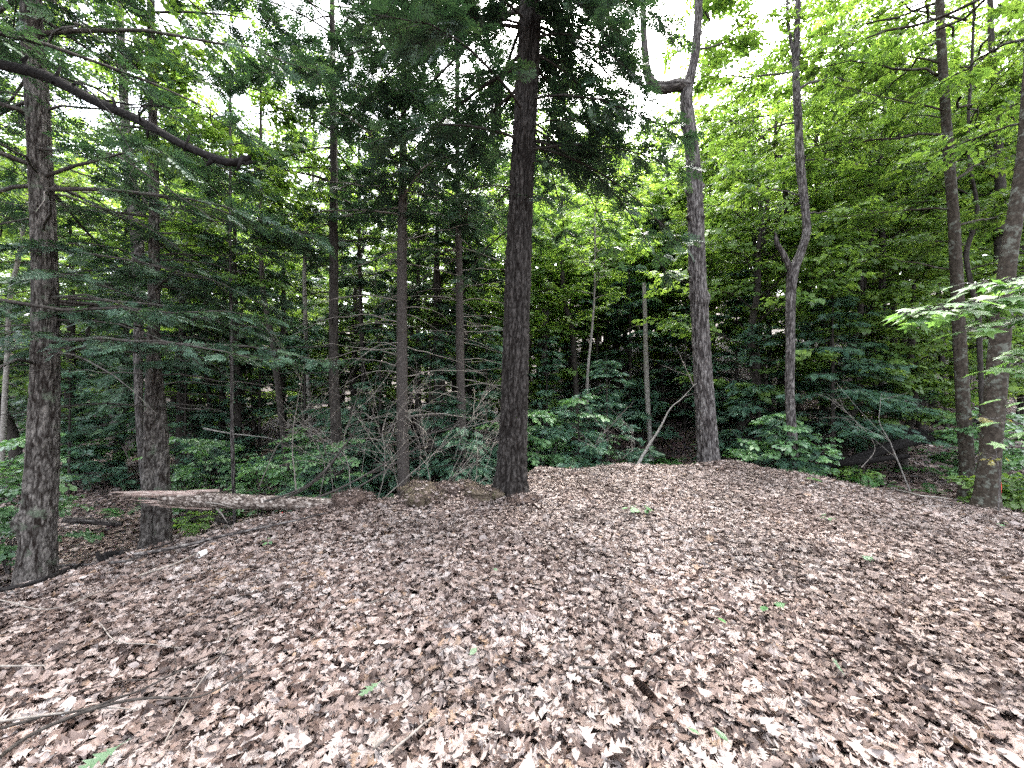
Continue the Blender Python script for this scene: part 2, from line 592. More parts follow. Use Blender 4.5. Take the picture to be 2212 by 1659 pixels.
# ------------------------------------------------------------------ leaf litter
def litter(name, n, region, smin, smax, z0, zs, seed, mat, label, accept, tmpl='mix', tilt=.6, darkshift=0.0):
    rng = np.random.RandomState(seed)
    x0, x1, y0, y1 = region
    X_, Y_ = [], []
    tot = 0
    while tot < n:
        x, y = rng.uniform(x0, x1, n), rng.uniform(y0, y1, n)
        k_ = accept(x, y, rng)
        X_.append(x[k_])
        Y_.append(y[k_])
        tot += int(k_.sum())
    x, y = np.concatenate(X_)[:n], np.concatenate(Y_)[:n]
    z = gz(x, y)
    e = .03
    nx = -(gz(x + e, y) - gz(x - e, y)) / (2 * e)
    ny = -(gz(x, y + e) - gz(x, y - e)) / (2 * e)
    nn = np.stack([nx, ny, np.ones(n)], -1)
    nn = norm(nn) + rng.normal(0, tilt, (n, 3)) * (rng.rand(n, 1) ** .6)
    th = rng.uniform(0, 2 * np.pi, n)
    d = np.stack([np.cos(th), np.sin(th), np.zeros(n)], -1)
    R = frames(d, nn)
    flip = rng.rand(n) < .4
    R[flip, :, 1] *= -1
    R[flip, :, 2] *= -1
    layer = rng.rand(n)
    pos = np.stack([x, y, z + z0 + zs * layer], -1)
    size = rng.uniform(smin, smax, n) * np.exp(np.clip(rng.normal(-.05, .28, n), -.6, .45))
    a = np.clip(rng.beta(2.0, 1.7, n) * .93 * (.55 + .5 * layer) - darkshift, 0, 1)  # deeper leaves get darker tones: shade of the gaps painted into leaf colour
    a = np.clip(a * (.97 + .28 * fbm(x * .9, y * .9, seed, 2)), 0, 1)
    a = np.where(rng.rand(n) < .012, 1.0, a)
    mb = MB()
    T = []
    for i in range(30):
        am = abs(rng.normal(0, .7)) + .4
        if tmpl == 'simple':
            T.append(curl(ovate(), rng, am))
        else:
            T.append(curl(oak() if i % 5 < 4 else ovate(), rng, am))
    ti = rng.randint(0, len(T), n)
    for i in range(len(T)):
        k_ = ti == i
        mb.inst(T[i], pos[k_], R[k_], size[k_], a[k_])
    return obj(name, mb.mesh(name, mat), kind='stuff', label=label)


def in_view(x, y, mg=1.08):
    return np.abs(x) < 1.331 * np.maximum(y, .3) * mg + .6


def acc_near(x, y, rng):
    d = plat_dist(x, y)
    return (d < .7) & in_view(x, y) & (rng.rand(len(x)) < np.clip(2.6 / np.maximum(y, 1.3) + .3, 0, 1))


litter('leaf_litter', 150000, (-6, 9, .6, 8.6),   .042, .098, -.01, .085, 3, M['litter'],
       'deep dry pinkish brown fallen oak leaves covering the mound', acc_near)
litter('leaf_litter', 60000, (-20, 22, 1.5, 17), .08, .14, .0, .035, 4, M['litter_floor'],
       'brown fallen leaves on the lower forest floor around the mound',
       lambda x, y, r: (plat_dist(x, y) > .5) & in_view(x, y) & (r.rand(len(x)) < np.clip(5 / np.maximum(y, 4), 0, 1)), tmpl='simple', tilt=.35, darkshift=.03)


# crumbled bits of leaf between and on the whole ones
litter('leaf_crumbs', 55000, (-6, 9, .6, 8.6), .018, .05, .0, .10, 8, M['litter'],
       'crumbled bits of dead leaf between the whole leaves of the mound', acc_near, tmpl='simple', tilt=.9, darkshift=.12)


# loose twigs in the litter
rng = np.random.RandomState(21)
n = 1500
x, y = rng.uniform(-8, 9, n), rng.uniform(1.2, 9, n)
k_ = in_view(x, y)
x, y = x[k_], y[k_]
th = rng.uniform(0, np.pi, len(x))
L = rng.uniform(.04, .22, len(x))
p0 = np.stack([x, y, gz(x, y) + .045], -1)
x2, y2 = x + np.cos(th) * L, y + np.sin(th) * L
p1 = np.stack([x2, y2, gz(x2, y2) + .05 + rng.uniform(-.01, .04, len(x))], -1)
mb = MB()
mb.sticks(p0, p1, .0028, .0014, rng.rand(len(x)))
obj('fallen_twigs', mb.mesh('fallen_twigs', M['deaddark']), kind='stuff', label='short dark twigs scattered over the leaf litter')


# ------------------------------------------------------------------ trunks
def smooth_path(pts, step):
    """Catmull-Rom through rows of numbers, resampled at about STEP metres of the first three"""
    pts = np.asarray(pts, float)
    p = np.vstack([2 * pts[0] - pts[1], pts, 2 * pts[-1] - pts[-2]])
    o = []
    for i in range(1, len(p) - 2):
        L = np.linalg.norm(p[i + 1][:3] - p[i][:3])
        k = max(2, int(L / step))
        for t_ in np.arange(k) / k:
            o.append(.5 * ((2 * p[i]) + (-p[i - 1] + p[i + 1]) * t_ + (2 * p[i - 1] - 5 * p[i] + 4 * p[i + 1] - p[i + 2]) * t_ ** 2 + (-p[i - 1] + 3 * p[i] - 3 * p[i + 1] + p[i + 2]) * t_ ** 3))
    o.append(pts[-1])
    return np.array(o)


def plates(th, z, nc, ch, seed):
    """bark: F2-F1 of jittered cells, periodic round the stem"""
    rs = np.random.RandomState(seed)
    NZ = 400
    jx, jz = rs.rand(NZ, nc), rs.rand(NZ, nc)
    wz = z / ch + .25 * vnoise(th * 2, z * 3, seed)
    u = (th / (2 * np.pi)) * nc + .9 * vnoise(np.cos(th) * 2, np.sin(th) * 2 + seed, z * 6) + .4 * vnoise(np.cos(th) * 6, np.sin(th) * 6 + seed, z * 22)
    ui, zi = np.floor(u).astype(int), np.floor(wz).astype(int)
    f1 = np.full(u.shape, 9.0)
    f2 = np.full(u.shape, 9.0)
    for a in (-1, 0, 1):
        for b_ in (-1, 0, 1):
            cu, cz = (ui + a) % nc, (zi + b_) % NZ
            dx = ui + a + jx[cz, cu] - u
            dz = zi + b_ + jz[cz, cu] - wz
            dd = np.abs(dx) ** 1.2 + np.abs(dz) ** 1.2
            f2 = np.where(dd < f1, f1, np.minimum(f2, dd))
            f1 = np.minimum(f1, dd)
    return np.clip((f2 - f1) * 2.6, 0, 1)


def trunk_mesh(mb, path, kseg, step, nc=20, ch=.10, depth=.012, flare=.35, zg=None, burls=(), seed=1, lump=.03):
    """path rows: x y z radius"""
    q = smooth_path(path, step)
    pts, r = q[:, :3], np.maximum(q[:, 3], .006)
    t_ = norm(np.gradient(pts, axis=0))
    ref = np.array([0, 1.0, 0])
    u = norm(np.cross(t_, ref))
    v = np.cross(t_, u)
    th = np.arange(kseg) * 2 * np.pi / kseg
    s_ = np.concatenate([[0], np.cumsum(np.linalg.norm(np.diff(pts, axis=0), axis=1))])
    TH, S = np.meshgrid(th, s_)
    RR = np.repeat(r[:, None], kseg, 1)
    if depth > 0:
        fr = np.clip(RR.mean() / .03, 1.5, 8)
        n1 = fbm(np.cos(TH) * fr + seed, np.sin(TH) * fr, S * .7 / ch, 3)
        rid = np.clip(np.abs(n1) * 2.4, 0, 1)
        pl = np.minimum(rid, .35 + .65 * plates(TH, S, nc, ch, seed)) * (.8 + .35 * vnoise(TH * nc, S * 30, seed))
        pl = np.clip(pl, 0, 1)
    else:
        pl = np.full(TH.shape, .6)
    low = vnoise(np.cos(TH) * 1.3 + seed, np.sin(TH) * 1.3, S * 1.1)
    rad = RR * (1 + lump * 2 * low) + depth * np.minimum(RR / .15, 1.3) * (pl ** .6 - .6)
    if zg is not None:
        hh = np.maximum(pts[:, 2] - zg, 0)[:, None]
        lobes = 1 + .45 * np.cos(TH * 5 + seed) * np.cos(TH * 2 + 1)
        rad = rad + RR * flare * np.exp(-hh / .2) * np.maximum(lobes, .1)
    for (bz, bth, bs, bh) in burls:
        dth = np.angle(np.exp(1j * (TH - bth - np.pi))) * RR
        dz = pts[:, 2][:, None] - bz
        e_ = np.exp(-(dth ** 2 + dz ** 2) / bs ** 2)
        rad = rad + bh * e_ * (1 + .5 * vnoise(TH * 6, S * 25, 3))
    V = pts[:, None, :] + rad[..., None] * (np.cos(TH)[..., None] * u[:, None] + np.sin(TH)[..., None] * v[:, None])
    n = len(pts)
    i = np.arange(n - 1)[:, None] * kseg
    j = np.arange(kseg)[None, :]
    F = np.stack([i + j, i + (j + 1) % kseg, i + kseg + (j + 1) % kseg, i + kseg + j], -1).reshape(-1, 4)
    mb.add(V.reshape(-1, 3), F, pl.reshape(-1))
    return q


def scr_path(rows, Yd, ztop=None, rtop=.05, base=True, dY=0.0):
    """rows (px, py, width in px) from the bottom up -> path rows; grown down to the ground and up to ztop"""
    o = []
    for i, (px, py, wd) in enumerate(rows):
        yy = Yd + dY * i / max(1, len(rows) - 1)
        q = P(px, py, yy)
        o.append([*q, wd * K * yy / 2 * math.cos(math.atan(abs(px - 1106) * K))])
    o = [np.array(v) for v in o]
    if base:
        g0 = gz1(o[0][0], o[0][1]) - .12
        while len(o) > 1 and o[0][2] < g0:
            if o[1][2] < g0 + .1:
                o.pop(0)
            else:
                break
        a, b_ = o[0], o[1]
        if a[2] < g0 - .01:
            t_ = (g0 - a[2]) / (b_[2] - a[2])
            o[0] = a + (b_ - a) * t_
        elif a[2] > g0 + .05:
            sl = (a - b_) / max(1e-3, (b_[2] - a[2]))
            sl[3] = min(abs(sl[3]), .02)
            o.insert(0, a + sl * (a[2] - g0))
            o[0][2] = g0
    if ztop and o[-1][2] < ztop:
        a = o[-1]
        o.append(np.array([a[0] + (a[0] - o[-2][0]) * .2, a[1], (a[2] + ztop) / 2, (a[3] + rtop) / 2]))
        o.append(np.array([o[-1][0], a[1], ztop, rtop]))
    return np.array(o)


def axis_of(q):
    zz = q[:, 2]
    k_ = np.argsort(zz)
    return lambda z: np.array([np.interp(z, zz[k_], q[k_, 0]), np.interp(z, zz[k_], q[k_, 1]), z])


def rad_of(q):
    zz = q[:, 2]
    k_ = np.argsort(zz)
    return lambda z: float(np.interp(z, zz[k_], q[k_, 3]))


# ------------------------------------------------------------------ foliage generators
def hem_spray(seed):
    r = random.Random(seed)
    V, F = [], []
    def blade(b_, ang, L, wd, z):
        c, s = math.cos(ang), math.sin(ang)
        k = len(V)
        for (u_, v_, w_) in ((0, 0, 0), (.45, wd, .01), (1, 0, -.05), (.45, -wd, .01)):
            V.append((b_[0] + L * u_ * c - v_ * s, b_[1] + L * u_ * s + v_ * c, z + w_ * L))
        F.append((k, k + 1, k + 2, k + 3))
    n = 9
    for i in range(n):
        x_ = .06 + .86 * i / (n - 1)
        for sg in (-1, 1):
            L = (.42 * (1 - .62 * x_)) * r.uniform(.75, 1.2)
            blade((x_ + r.uniform(-.02, .02), 0), sg * math.radians(r.uniform(42, 62)), L, .040, -.16 * x_ * x_)
    blade((.1, 0), 0, .95, .022, -.06)
    return np.array(V), np.array(F)


HS = [hem_spray(i) for i in range(3)]


def leaf6(L, wd):
    V = np.array([(0, 0, 0), (.3, wd, .05), (.7, wd * .8, .03), (1, 0, -.08), (.7, -wd * .8, .03), (.3, -wd, .05)], float) * L
    return V, np.array([(0, 3, 2, 1), (0, 5, 4, 3)])


def dec_cluster(seed, nl=12, tw=.34, L=.078):
    r = random.Random(seed)
    V, F = [], []
    for i in range(nl):
        s_ = (i + .5) / nl
        sg = 1 if i % 2 else -1
        ang = math.radians(sg * r.uniform(30, 70)) * (1 - .6 * s_)
        l_ = L * r.uniform(.75, 1.2)
        lv, lf = leaf6(l_, r.uniform(.34, .46))
        roll = r.gauss(0, .35)
        pit = r.gauss(-.25, .3)
        Rm = Matrix.Rotation(ang, 3, 'Z') @ Matrix.Rotation(-pit, 3, 'Y') @ Matrix.Rotation(roll, 3, 'X')
        off = np.array([tw * s_, sg * r.uniform(.01, .035), r.uniform(-.02, .02) - .1 * s_ * s_ * tw])
        lv = lv @ np.array(Rm).T + off
        F += [tuple(np.array(f) + len(V)) for f in lf]
        V += [tuple(v) for v in lv]
    return np.array(V), np.array(F)


DC = [dec_cluster(i) for i in range(5)]
DCS = [dec_cluster(20 + i, 8, .30, .10) for i in range(4)]


def rot2(d, ang):
    c, s = np.cos(ang), np.sin(ang)
    o = d.copy()
    o[..., 0] = d[..., 0] * c - d[..., 1] * s
    o[..., 1] = d[..., 0] * s + d[..., 1] * c
    return o


def hemlock(wood, leaf, axis, radf, z0, z1, R, rng, per_m=5.0, droop=.35, rise=.10, size=.26, sparse=1.0, azf=None, dead=None, tw_step=.15, shape=.7, minL=.35, lowthin=0.0):
    """flat layered drooping boughs; dead = (za, zb, count, length) bare snags below"""
    SP, SD, SN = [], [], []
    S0, S1, SR = [], [], []
    z = z0
    while z < z1:
        z += rng.exponential(1 / per_m)
        t_ = (z - z0) / (z1 - z0)
        if t_ >= 1:
            break
        az = rng.uniform(0, 2 * np.pi)
        L = (R * (1 - t_) ** shape) * rng.uniform(.6, 1.1) + minL
        if azf:
            L *= azf(az, z)
            if L < .3:
                continue
        d = np.array([np.cos(az), np.sin(az), 0])
        n = 9
        s_ = np.linspace(0, 1, n)
        side = np.array([-d[1], d[0], 0])
        bend = rng.normal(0, .08)
        pts = axis(z)[None] + d[None] * (radf(z) * .6 + s_ * L)[:, None] + side[None] * (bend * L * s_ ** 2)[:, None]
        pts[:, 2] += rise * L * s_ - droop * L * s_ ** 2 * rng.uniform(.6, 1.3) + rng.normal(0, .012 * L, n) * s_
        wood.tube(pts, np.linspace(.007 + .0065 * L, .003, n), 5, .5, cap=False)
        nt_ = int(L * (1 - .12) / tw_step)
        st = rng.uniform(.12 + lowthin, 1, nt_)
        for sg in (-1, 1):
            b_ = np.stack([np.interp(st, s_, pts[:, c]) for c in range(3)], -1)
            td = rot2(np.repeat(d[None], nt_, 0), sg * np.radians(rng.uniform(38, 68, nt_)))
            td[:, 2] = rng.normal(-.18, .12, nt_) - .25 * st * droop
            td = norm(td)
            tl = (.18 + .22 * L * (1 - st) ** .6 * .6) * rng.uniform(.6, 1.2, nt_)
            e_ = b_ + td * tl[:, None]
            S0.append(b_)
            S1.append(e_)
            for k in range(4):
                f = (k + .3) / 4.0
                keep = (rng.rand(nt_) < sparse) & (tl * f > .03 * k)
                pp = b_ + td * (tl * f)[:, None]
                sd_ = rot2(td, rng.choice([-1, 1], nt_) * np.radians(rng.uniform(10, 45, nt_)))
                SP.append(pp[keep])
                SD.append(sd_[keep])
        # tip
        SP.append(pts[-3:])
        SD.append(np.repeat(norm(pts[-1] - pts[-2])[None], 3, 0))
    if SP:
        SP, SD = np.concatenate(SP), np.concatenate(SD)
        n = len(SP)
        SD = norm(SD + rng.normal(0, .12, (n, 3)))
        nn = np.array([0, 0, 1.0])[None] + rng.normal(0, .42, (n, 3))
        Rm = frames(SD, nn)
        sz = size * rng.uniform(.65, 1.25, n)
        a = np.clip(rng.normal(.5, .22, n), 0, 1)
        ti = rng.randint(0, 3, n)
        for i in range(3):
            k_ = ti == i
            leaf.inst(HS[i], SP[k_], Rm[k_], sz[k_], a[k_])
    if S0:
        wood.sticks(np.concatenate(S0), np.concatenate(S1), .004, .0015, .5)
    if dead:
        za, zb, cnt, dl = dead
        for i in range(cnt):
            z = rng.uniform(za, zb)
            az = rng.uniform(0, 2 * np.pi)
            L = dl * rng.uniform(.35, 1.1)
            bare_bough(wood, axis(z) + np.array([np.cos(az), np.sin(az), 0]) * radf(z) * .7, az, L, rng, rng.uniform(-.1, .3), rng.uniform(.1, .5))


def bare_bough(wood, p0, az, L, rng, rise=.1, droop=.3, r0=None, subs=6):
    d = np.array([np.cos(az), np.sin(az), 0])
    n = 9
    s_ = np.linspace(0, 1, n)
    side = np.array([-d[1], d[0], 0])
    pts = p0[None] + d[None] * (s_ * L)[:, None] + side[None] * (rng.normal(0, .15) * L * s_ ** 2 + .03 * L * np.cumsum(rng.normal(0, .4, n)))[:, None]
    pts[:, 2] += rise * L * s_ - droop * L * s_ ** 2 + np.cumsum(rng.normal(0, .012 * L, n))
    r0 = r0 or (.005 + .005 * L)
    wood.tube(pts, np.linspace(r0, .0018, n), 5, .5, cap=False)
    P0, P1 = [], []
    for i in range(subs):
        f = rng.uniform(.25, 1)
        b_ = np.array([np.interp(f, s_, pts[:, c]) for c in range(3)])
        a = az + rng.choice([-1, 1]) * rng.uniform(.5, 1.1)
        dd = np.array([np.cos(a), np.sin(a), rng.normal(-.15, .35)])
        l_ = L * .3 * rng.uniform(.4, 1.1) * (1.2 - f)
        for j in range(3):
            e_ = b_ + dd * l_ / 3
            P0.append(b_)
            P1.append(e_)
            b_ = e_
            dd = dd + rng.normal(0, .3, 3)
    wood.sticks(np.array(P0), np.array(P1), .003, .0016, .5)


def broadleaf(wood, leaf, axis, radf, z0, z1, R, rng, nl=26, templ=DC, per=1.0, lift=.5, azf=None, top=.35, flat=.25, size=1.0, sub=8, cl=6):
    SP, SD = [], []
    S0, S1 = [], []
    for i in range(nl):
        t_ = ((i + rng.rand()) / nl)
        z = z0 + (z1 - z0) * t_
        az = i * 2.4 + rng.uniform(-.5, .5)
        L = R * (top + (1 - top) * math.sin(math.pi * min(1, (1 - t_) * .75 + .2))) * rng.uniform(.65, 1.15)
        if azf:
            L *= azf(az, z)
            if L < .3:
                continue
        el = lift * rng.uniform(.6, 1.5)
        n = 9
        s_ = np.linspace(0, 1, n)
        d = np.array([np.cos(az), np.sin(az), 0])
        side = np.array([-d[1], d[0], 0])
        wob = np.cumsum(rng.normal(0, .035 * L, n))
        pts = axis(z)[None] + d[None] * (radf(z) * .5 + s_ * L)[:, None] + side[None] * wob[:, None]
        pts[:, 2] += el * L * (s_ - .42 * s_ ** 2) + np.cumsum(rng.normal(0, .02 * L, n))
        wood.tube(pts, np.linspace(min(radf(z) * .6, .009 + .007 * L), .005, n), 5, .5, cap=False)
        for j in range(sub):
            f = rng.uniform(.25, 1)
            b_ = np.array([np.interp(f, s_, pts[:, c]) for c in range(3)])
            a = az + rng.choice([-1, 1]) * rng.uniform(.3, 1.2)
            dd = np.array([np.cos(a), np.sin(a), rng.normal(.12, .22)])
            l_ = L * .42 * rng.uniform(.5, 1.1) * (1.25 - f * .6)
            m_ = 4
            bp = [b_]
            for q in range(m_):
                bp.append(bp[-1] + dd * l_ / m_)
                dd = dd + rng.normal(0, .16, 3)
            bp = np.array(bp)
            S0.append(bp[:-1])
            S1.append(bp[1:])
            nc = max(2, int(cl * per * (l_ / .8 + .3)))
            ff = rng.uniform(.15, 1, nc) * m_
            pp = np.stack([np.interp(ff, np.arange(m_ + 1), bp[:, c]) for c in range(3)], -1)
            aa = a + rng.choice([-1, 1], nc) * rng.uniform(.2, 1.1, nc)
            SP.append(pp)
            SD.append(np.stack([np.cos(aa), np.sin(aa), rng.normal(-.02, .18, nc)], -1))
    if not SP:
        return
    SP, SD = np.concatenate(SP), np.concatenate(SD)
    n = len(SP)
    nn = np.array([0, 0, 1.0])[None] + rng.normal(0, flat, (n, 3))
    Rm = frames(SD, nn)
    a = np.clip(rng.normal(.45, .25, n), 0, 1)
    ti = rng.randint(0, len(templ), n)
    sz = size * rng.uniform(.75, 1.25, n)
    for i in range(len(templ)):
        k_ = ti == i
        leaf.inst(templ[i], SP[k_], Rm[k_], sz[k_], a[k_])
    wood.sticks(np.concatenate(S0), np.concatenate(S1), .006, .003, .5)


KEYS = []       # (name of landmark, px, Y) used when labels of background trees are written


def tree_thing(name, label, q, group=None):
    return thing(name, (float(q[0, 0]), float(q[0, 1]), float(q[0, 2])), label, 'tree', group)


# ------------------------------------------------------------------ key trees, front to back
def key_tree(name, label, rows, Yd, mat, kseg=48, step=.03, nc=20, ch=.1, depth=.01, ztop=12, rtop=.06, flare=.35, burls=(), seed=1,
             crown=None, leafmat=None, extra=(), dY=0.0, crown_label=None, lump=.03, group=None, bough_mat=None):
    path = scr_path(rows, Yd, ztop, rtop, dY=dY)
    t_ = tree_thing(name, label, path, group)
    mb = MB()
    q = trunk_mesh(mb, path, kseg, step, nc, ch, depth, flare, gz1(path[0][0], path[0][1]), burls, seed, lump)
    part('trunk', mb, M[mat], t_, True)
    for rows2, dYs, pn in extra:               # forks and stubs that belong to the same stem
        mb = MB()
        p2 = []
        for i, (px, py, wd) in enumerate(rows2):
            yy = Yd + dYs * i / max(1, len(rows2) - 1)
            p2.append([*P(px, py, yy), wd * K * yy / 2 * math.cos(math.atan(abs(px - 1106) * K))])
        trunk_mesh(mb, np.array(p2), max(10, kseg // 2), step * 1.5, max(6, nc // 2), ch, depth * .7, 0, None, (), seed + 5, lump)
        part(pn, mb, M[mat], t_, True)
    KEYS.append((name, rows[0][0], Yd))
    if crown:
        wd_, lf = MB(), MB()
        crown(wd_, lf, axis_of(q), rad_of(q))
        if wd_.V:
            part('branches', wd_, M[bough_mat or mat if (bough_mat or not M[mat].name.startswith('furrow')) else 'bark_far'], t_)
        if lf.V:
            part('crown', lf, M[leafmat], t_, label=crown_label)
    return t_, q


def R_(s):
    return np.random.RandomState(s)


# 1 the large left hemlock
def c1(w_, l_, ax, rf):
    hemlock(w_, l_, ax, rf, 2.1, 3.2, 2.7, R_(47), per_m=13, sparse=.85, droop=.12, rise=.05, size=.19, shape=.2, azf=lambda a, z: 1.0 if math.cos(a) > -.3 and math.sin(a) > -.6 else 0)
    hemlock(w_, l_, ax, rf, 3.9, 12, 3.4, R_(11), per_m=6.5, droop=.28, sparse=.8, azf=lambda a, z: 1.0, size=.24)
    rr = R_(12)
    for (z, az, L) in ((4.35, -.25, 2.8), (4.9, .1, 2.2), (3.9, .2, 1.8), (3.2, .4, 2.3), (2.0, -.5, 2.4), (2.6, -.2, 2.0), (5.3, -.5, 2.6), (3.6, 3.3, 1.5), (2.3, -2.8, 1.6), (1.8, -.9, 3.0), (5.0, 3.6, 2), (2.9, .9, 2.0), (3.4, -.6, 2.6), (4.1, -.8, 2.4), (2.4, .3, 1.9)):
        bare_bough(w_, ax(z), az, L, rr, rr.uniform(-.05, .15), rr.uniform(.25, .5), subs=9)
key_tree('hemlock_tree', 'thick brown hemlock standing at the left edge with a burl near its foot',
         [(80, 1222, 92), (84, 1150, 82), (88, 1050, 80), (97, 830, 70), (97, 600, 62), (90, 400, 58), (80, 200, 54), (68, 0, 50)], 4.6, 'bark_hem',
         kseg=120, step=.014, nc=24, ch=.15, depth=.016, ztop=12, rtop=.08, flare=.28,
         burls=((-.05, 3.4, .13, .09), (.95, -.9, .07, .05)), seed=3, crown=c1, leafmat='hem')

# 7 the central dark tree and its drooping boughs
def c7(w_, l_, ax, rf):
    def azf(a, z):
        dx, dy = math.cos(a), math.sin(a)
        f = 1.0 if dx < -.1 else .45
        if dy < -.3:
            f *= .62
        return f
    hemlock(w_, l_, ax, rf, 4.9, 12.5, 4.1, R_(31), per_m=11, droop=.42, rise=.05, size=.25, sparse=1.0, tw_step=.11, azf=azf, minL=.4, shape=.6)
    hemlock(w_, l_, ax, rf, 4.9, 9.0, 1.7, R_(34), per_m=10, droop=.8, rise=-.1, size=.22, sparse=1.0, tw_step=.12, azf=lambda a, z: 1.0 if (math.cos(a) > .45) else 0.0, shape=.2)
    hemlock(w_, l_, ax, rf, 3.6, 4.9, 1.3, R_(32), per_m=7, droop=.5, rise=.0, size=.15, sparse=.55, tw_step=.13, minL=.25)
key_tree('dark_hemlock_tree', 'straight dark furrowed tree standing in the middle of the rim of the mound',
         [(1102, 1078, 70), (1104, 1050, 64), (1108, 940, 59), (1112, 830, 55), (1119, 600, 53), (1127, 400, 50), (1137, 200, 47), (1146, 0, 44)], 5.5, 'bark_pine',
         kseg=160, step=.011, nc=22, ch=.17, depth=.030, ztop=13, rtop=.08, flare=.36, seed=7, crown=c7, leafmat='hem', lump=.015, bough_mat='bark_far')

# 2 the pair of fused trunks behind the log
def c2(w_, l_, ax, rf):
    hemlock(w_, l_, ax, rf, 1.9, 3.4, 2.4, R_(48), per_m=9, sparse=.85, droop=.15, rise=.1, size=.2, shape=.3)
    hemlock(w_, l_, ax, rf, 2.9, 12, 2.8, R_(13), per_m=5, droop=.3, sparse=.8, dead=(1.2, 5, 26, 2.2))
key_tree('hemlock_tree', 'twin stemmed hemlock just behind the broken end of the fallen log',
         [(324, 1176, 42), (326, 1050, 38), (328, 900, 34), (331, 750, 30), (333, 600, 27), (333, 400, 23), (329, 200, 20), (326, 0, 18)], 6.2, 'bark_hem',
         kseg=64, step=.03, nc=13, ch=.10, depth=.014, ztop=13, seed=5, crown=c2, leafmat='hem',
         extra=(([(352, 1190, 44), (351, 1050, 38), (348, 940, 34), (344, 850, 26), (338, 760, 18)], .12, 'second_stem'),))

# 3 grey forked tree at left
def c3(w_, l_, ax, rf):
    broadleaf(w_, l_, ax, rf, 4.5, 12, 3.0, R_(14), nl=20)
key_tree('gray_tree', 'crooked gray mossy tree seen between the edge hemlock and the twin stemmed hemlock',
         [(312, 1040, 18), (303, 930, 18), (299, 800, 20), (300, 620, 26), (296, 500, 30), (284, 400, 30), (270, 250, 22), (262, 100, 20), (258, 0, 18)], 9.0, 'bark_gray',
         kseg=32, step=.05, nc=10, ch=.2, depth=.008, ztop=13, seed=9, crown=c3, leafmat='maple',
         extra=(([(300, 500, 18), (312, 440, 15), (322, 380, 13), (318, 330, 10), (300, 290, 8)], .4, 'limb'),))

# 4 dark straight trunk
def c4(w_, l_, ax, rf):
    hemlock(w_, l_, ax, rf, 5.2, 14, 3.0, R_(15), per_m=4.5, droop=.35, sparse=.8, dead=(.5, 5.5, 22, 2.0))
key_tree('hemlock_tree', 'straight dark hemlock standing beyond the thin end of the fallen log',
         [(732, 1050, 27), (727, 940, 25), (721, 800, 22), (721, 600, 20), (721, 400, 18), (720, 200, 15), (718, 60, 12)], 8.2, 'bark_far',
         kseg=32, step=.04, nc=12, ch=.09, depth=.008, ztop=15, seed=11, crown=c4, leafmat='hem')

# 5, 6 reddish bare conifers
def c5(w_, l_, ax, rf):
    hemlock(w_, l_, ax, rf, 4.9, 13, 2.7, R_(16), per_m=4.5, droop=.3, sparse=.8, dead=(.3, 5.5, 46, 1.9))
key_tree('spruce_tree', 'bare reddish conifer trunk left of the dark tree at the rim',
         [(871, 1010, 26), (869, 900, 25), (868, 700, 23), (869, 500, 20), (871, 350, 16), (872, 200, 12)], 7.6, 'bark_red',
         kseg=36, step=.04, nc=14, ch=.05, depth=.005, ztop=14, seed=13, crown=c5, leafmat='hem', bough_mat='dead')
def c6(w_, l_, ax, rf):
    hemlock(w_, l_, ax, rf, 4.7, 12, 2.4, R_(17), per_m=4.5, droop=.3, sparse=.8, dead=(.3, 6, 44, 2.0))
key_tree('spruce_tree', 'thinner conifer full of dead snags between the reddish trunk and the dark tree',
         [(999, 1010, 19), (997, 900, 19), (994, 760, 18), (992, 600, 15), (989, 450, 12), (988, 330, 9)], 9.2, 'bark_red',
         kseg=30, step=.05, nc=12, ch=.05, depth=.005, ztop=13, seed=15, crown=c6, leafmat='hem', bough_mat='dead')

# 8 burled tree with the elbow limb
def c8(w_, l_, ax, rf):
    broadleaf(w_, l_, ax, rf, 8.3, 15, 3.2, R_(18), nl=28, cl=6, azf=lambda a, z: 1.0 if math.cos(a) > 0 and math.sin(a) > -.3 else 0.0)
BU = []
for (px, py, th, s_, h_) in ((1520, 402, 0.2, .06, .05), (1486, 412, 3.1, .05, .04), (1513, 425, .1, .04, .05), (1483, 470, 3.3, .05, .045), (1506, 475, 5.2, .04, .04), (1488, 582, 3.2, .05, .03), (1524, 645, .1, .09, .055), (1490, 640, 3.0, .05, .03), (1516, 655, 5.0, .07, .04), (1476, 265, 3.1, .08, .03)):
    BU.append((EYE + (829.5 - py) * K * 7.8, th, s_ * 1.1, h_ * 1.4))
key_tree('oak_tree', 'knobby gray tree at the rim with a burled stem and one elbow limb high up',
         [(1531, 1010, 50), (1527, 940, 45), (1520, 830, 41), (1513, 700, 38), (1507, 600, 37), (1502, 450, 34), (1497, 350, 31), (1488, 270, 30), (1482, 210, 27), (1490, 170, 22), (1501, 120, 19), (1507, 50, 18), (1509, 0, 17)], 7.8, 'bark_gray',
         kseg=110, step=.02, nc=18, ch=.2, depth=.017, ztop=14, flare=.15, burls=BU, seed=17, crown=c8, leafmat='maple',
         extra=(([(1486, 188, 26), (1462, 184, 28), (1436, 190, 27), (1412, 184, 23), (1399, 160, 19), (1393, 110, 15), (1390, 50, 13), (1389, -60, 11)], -.2, 'elbow_limb'),))

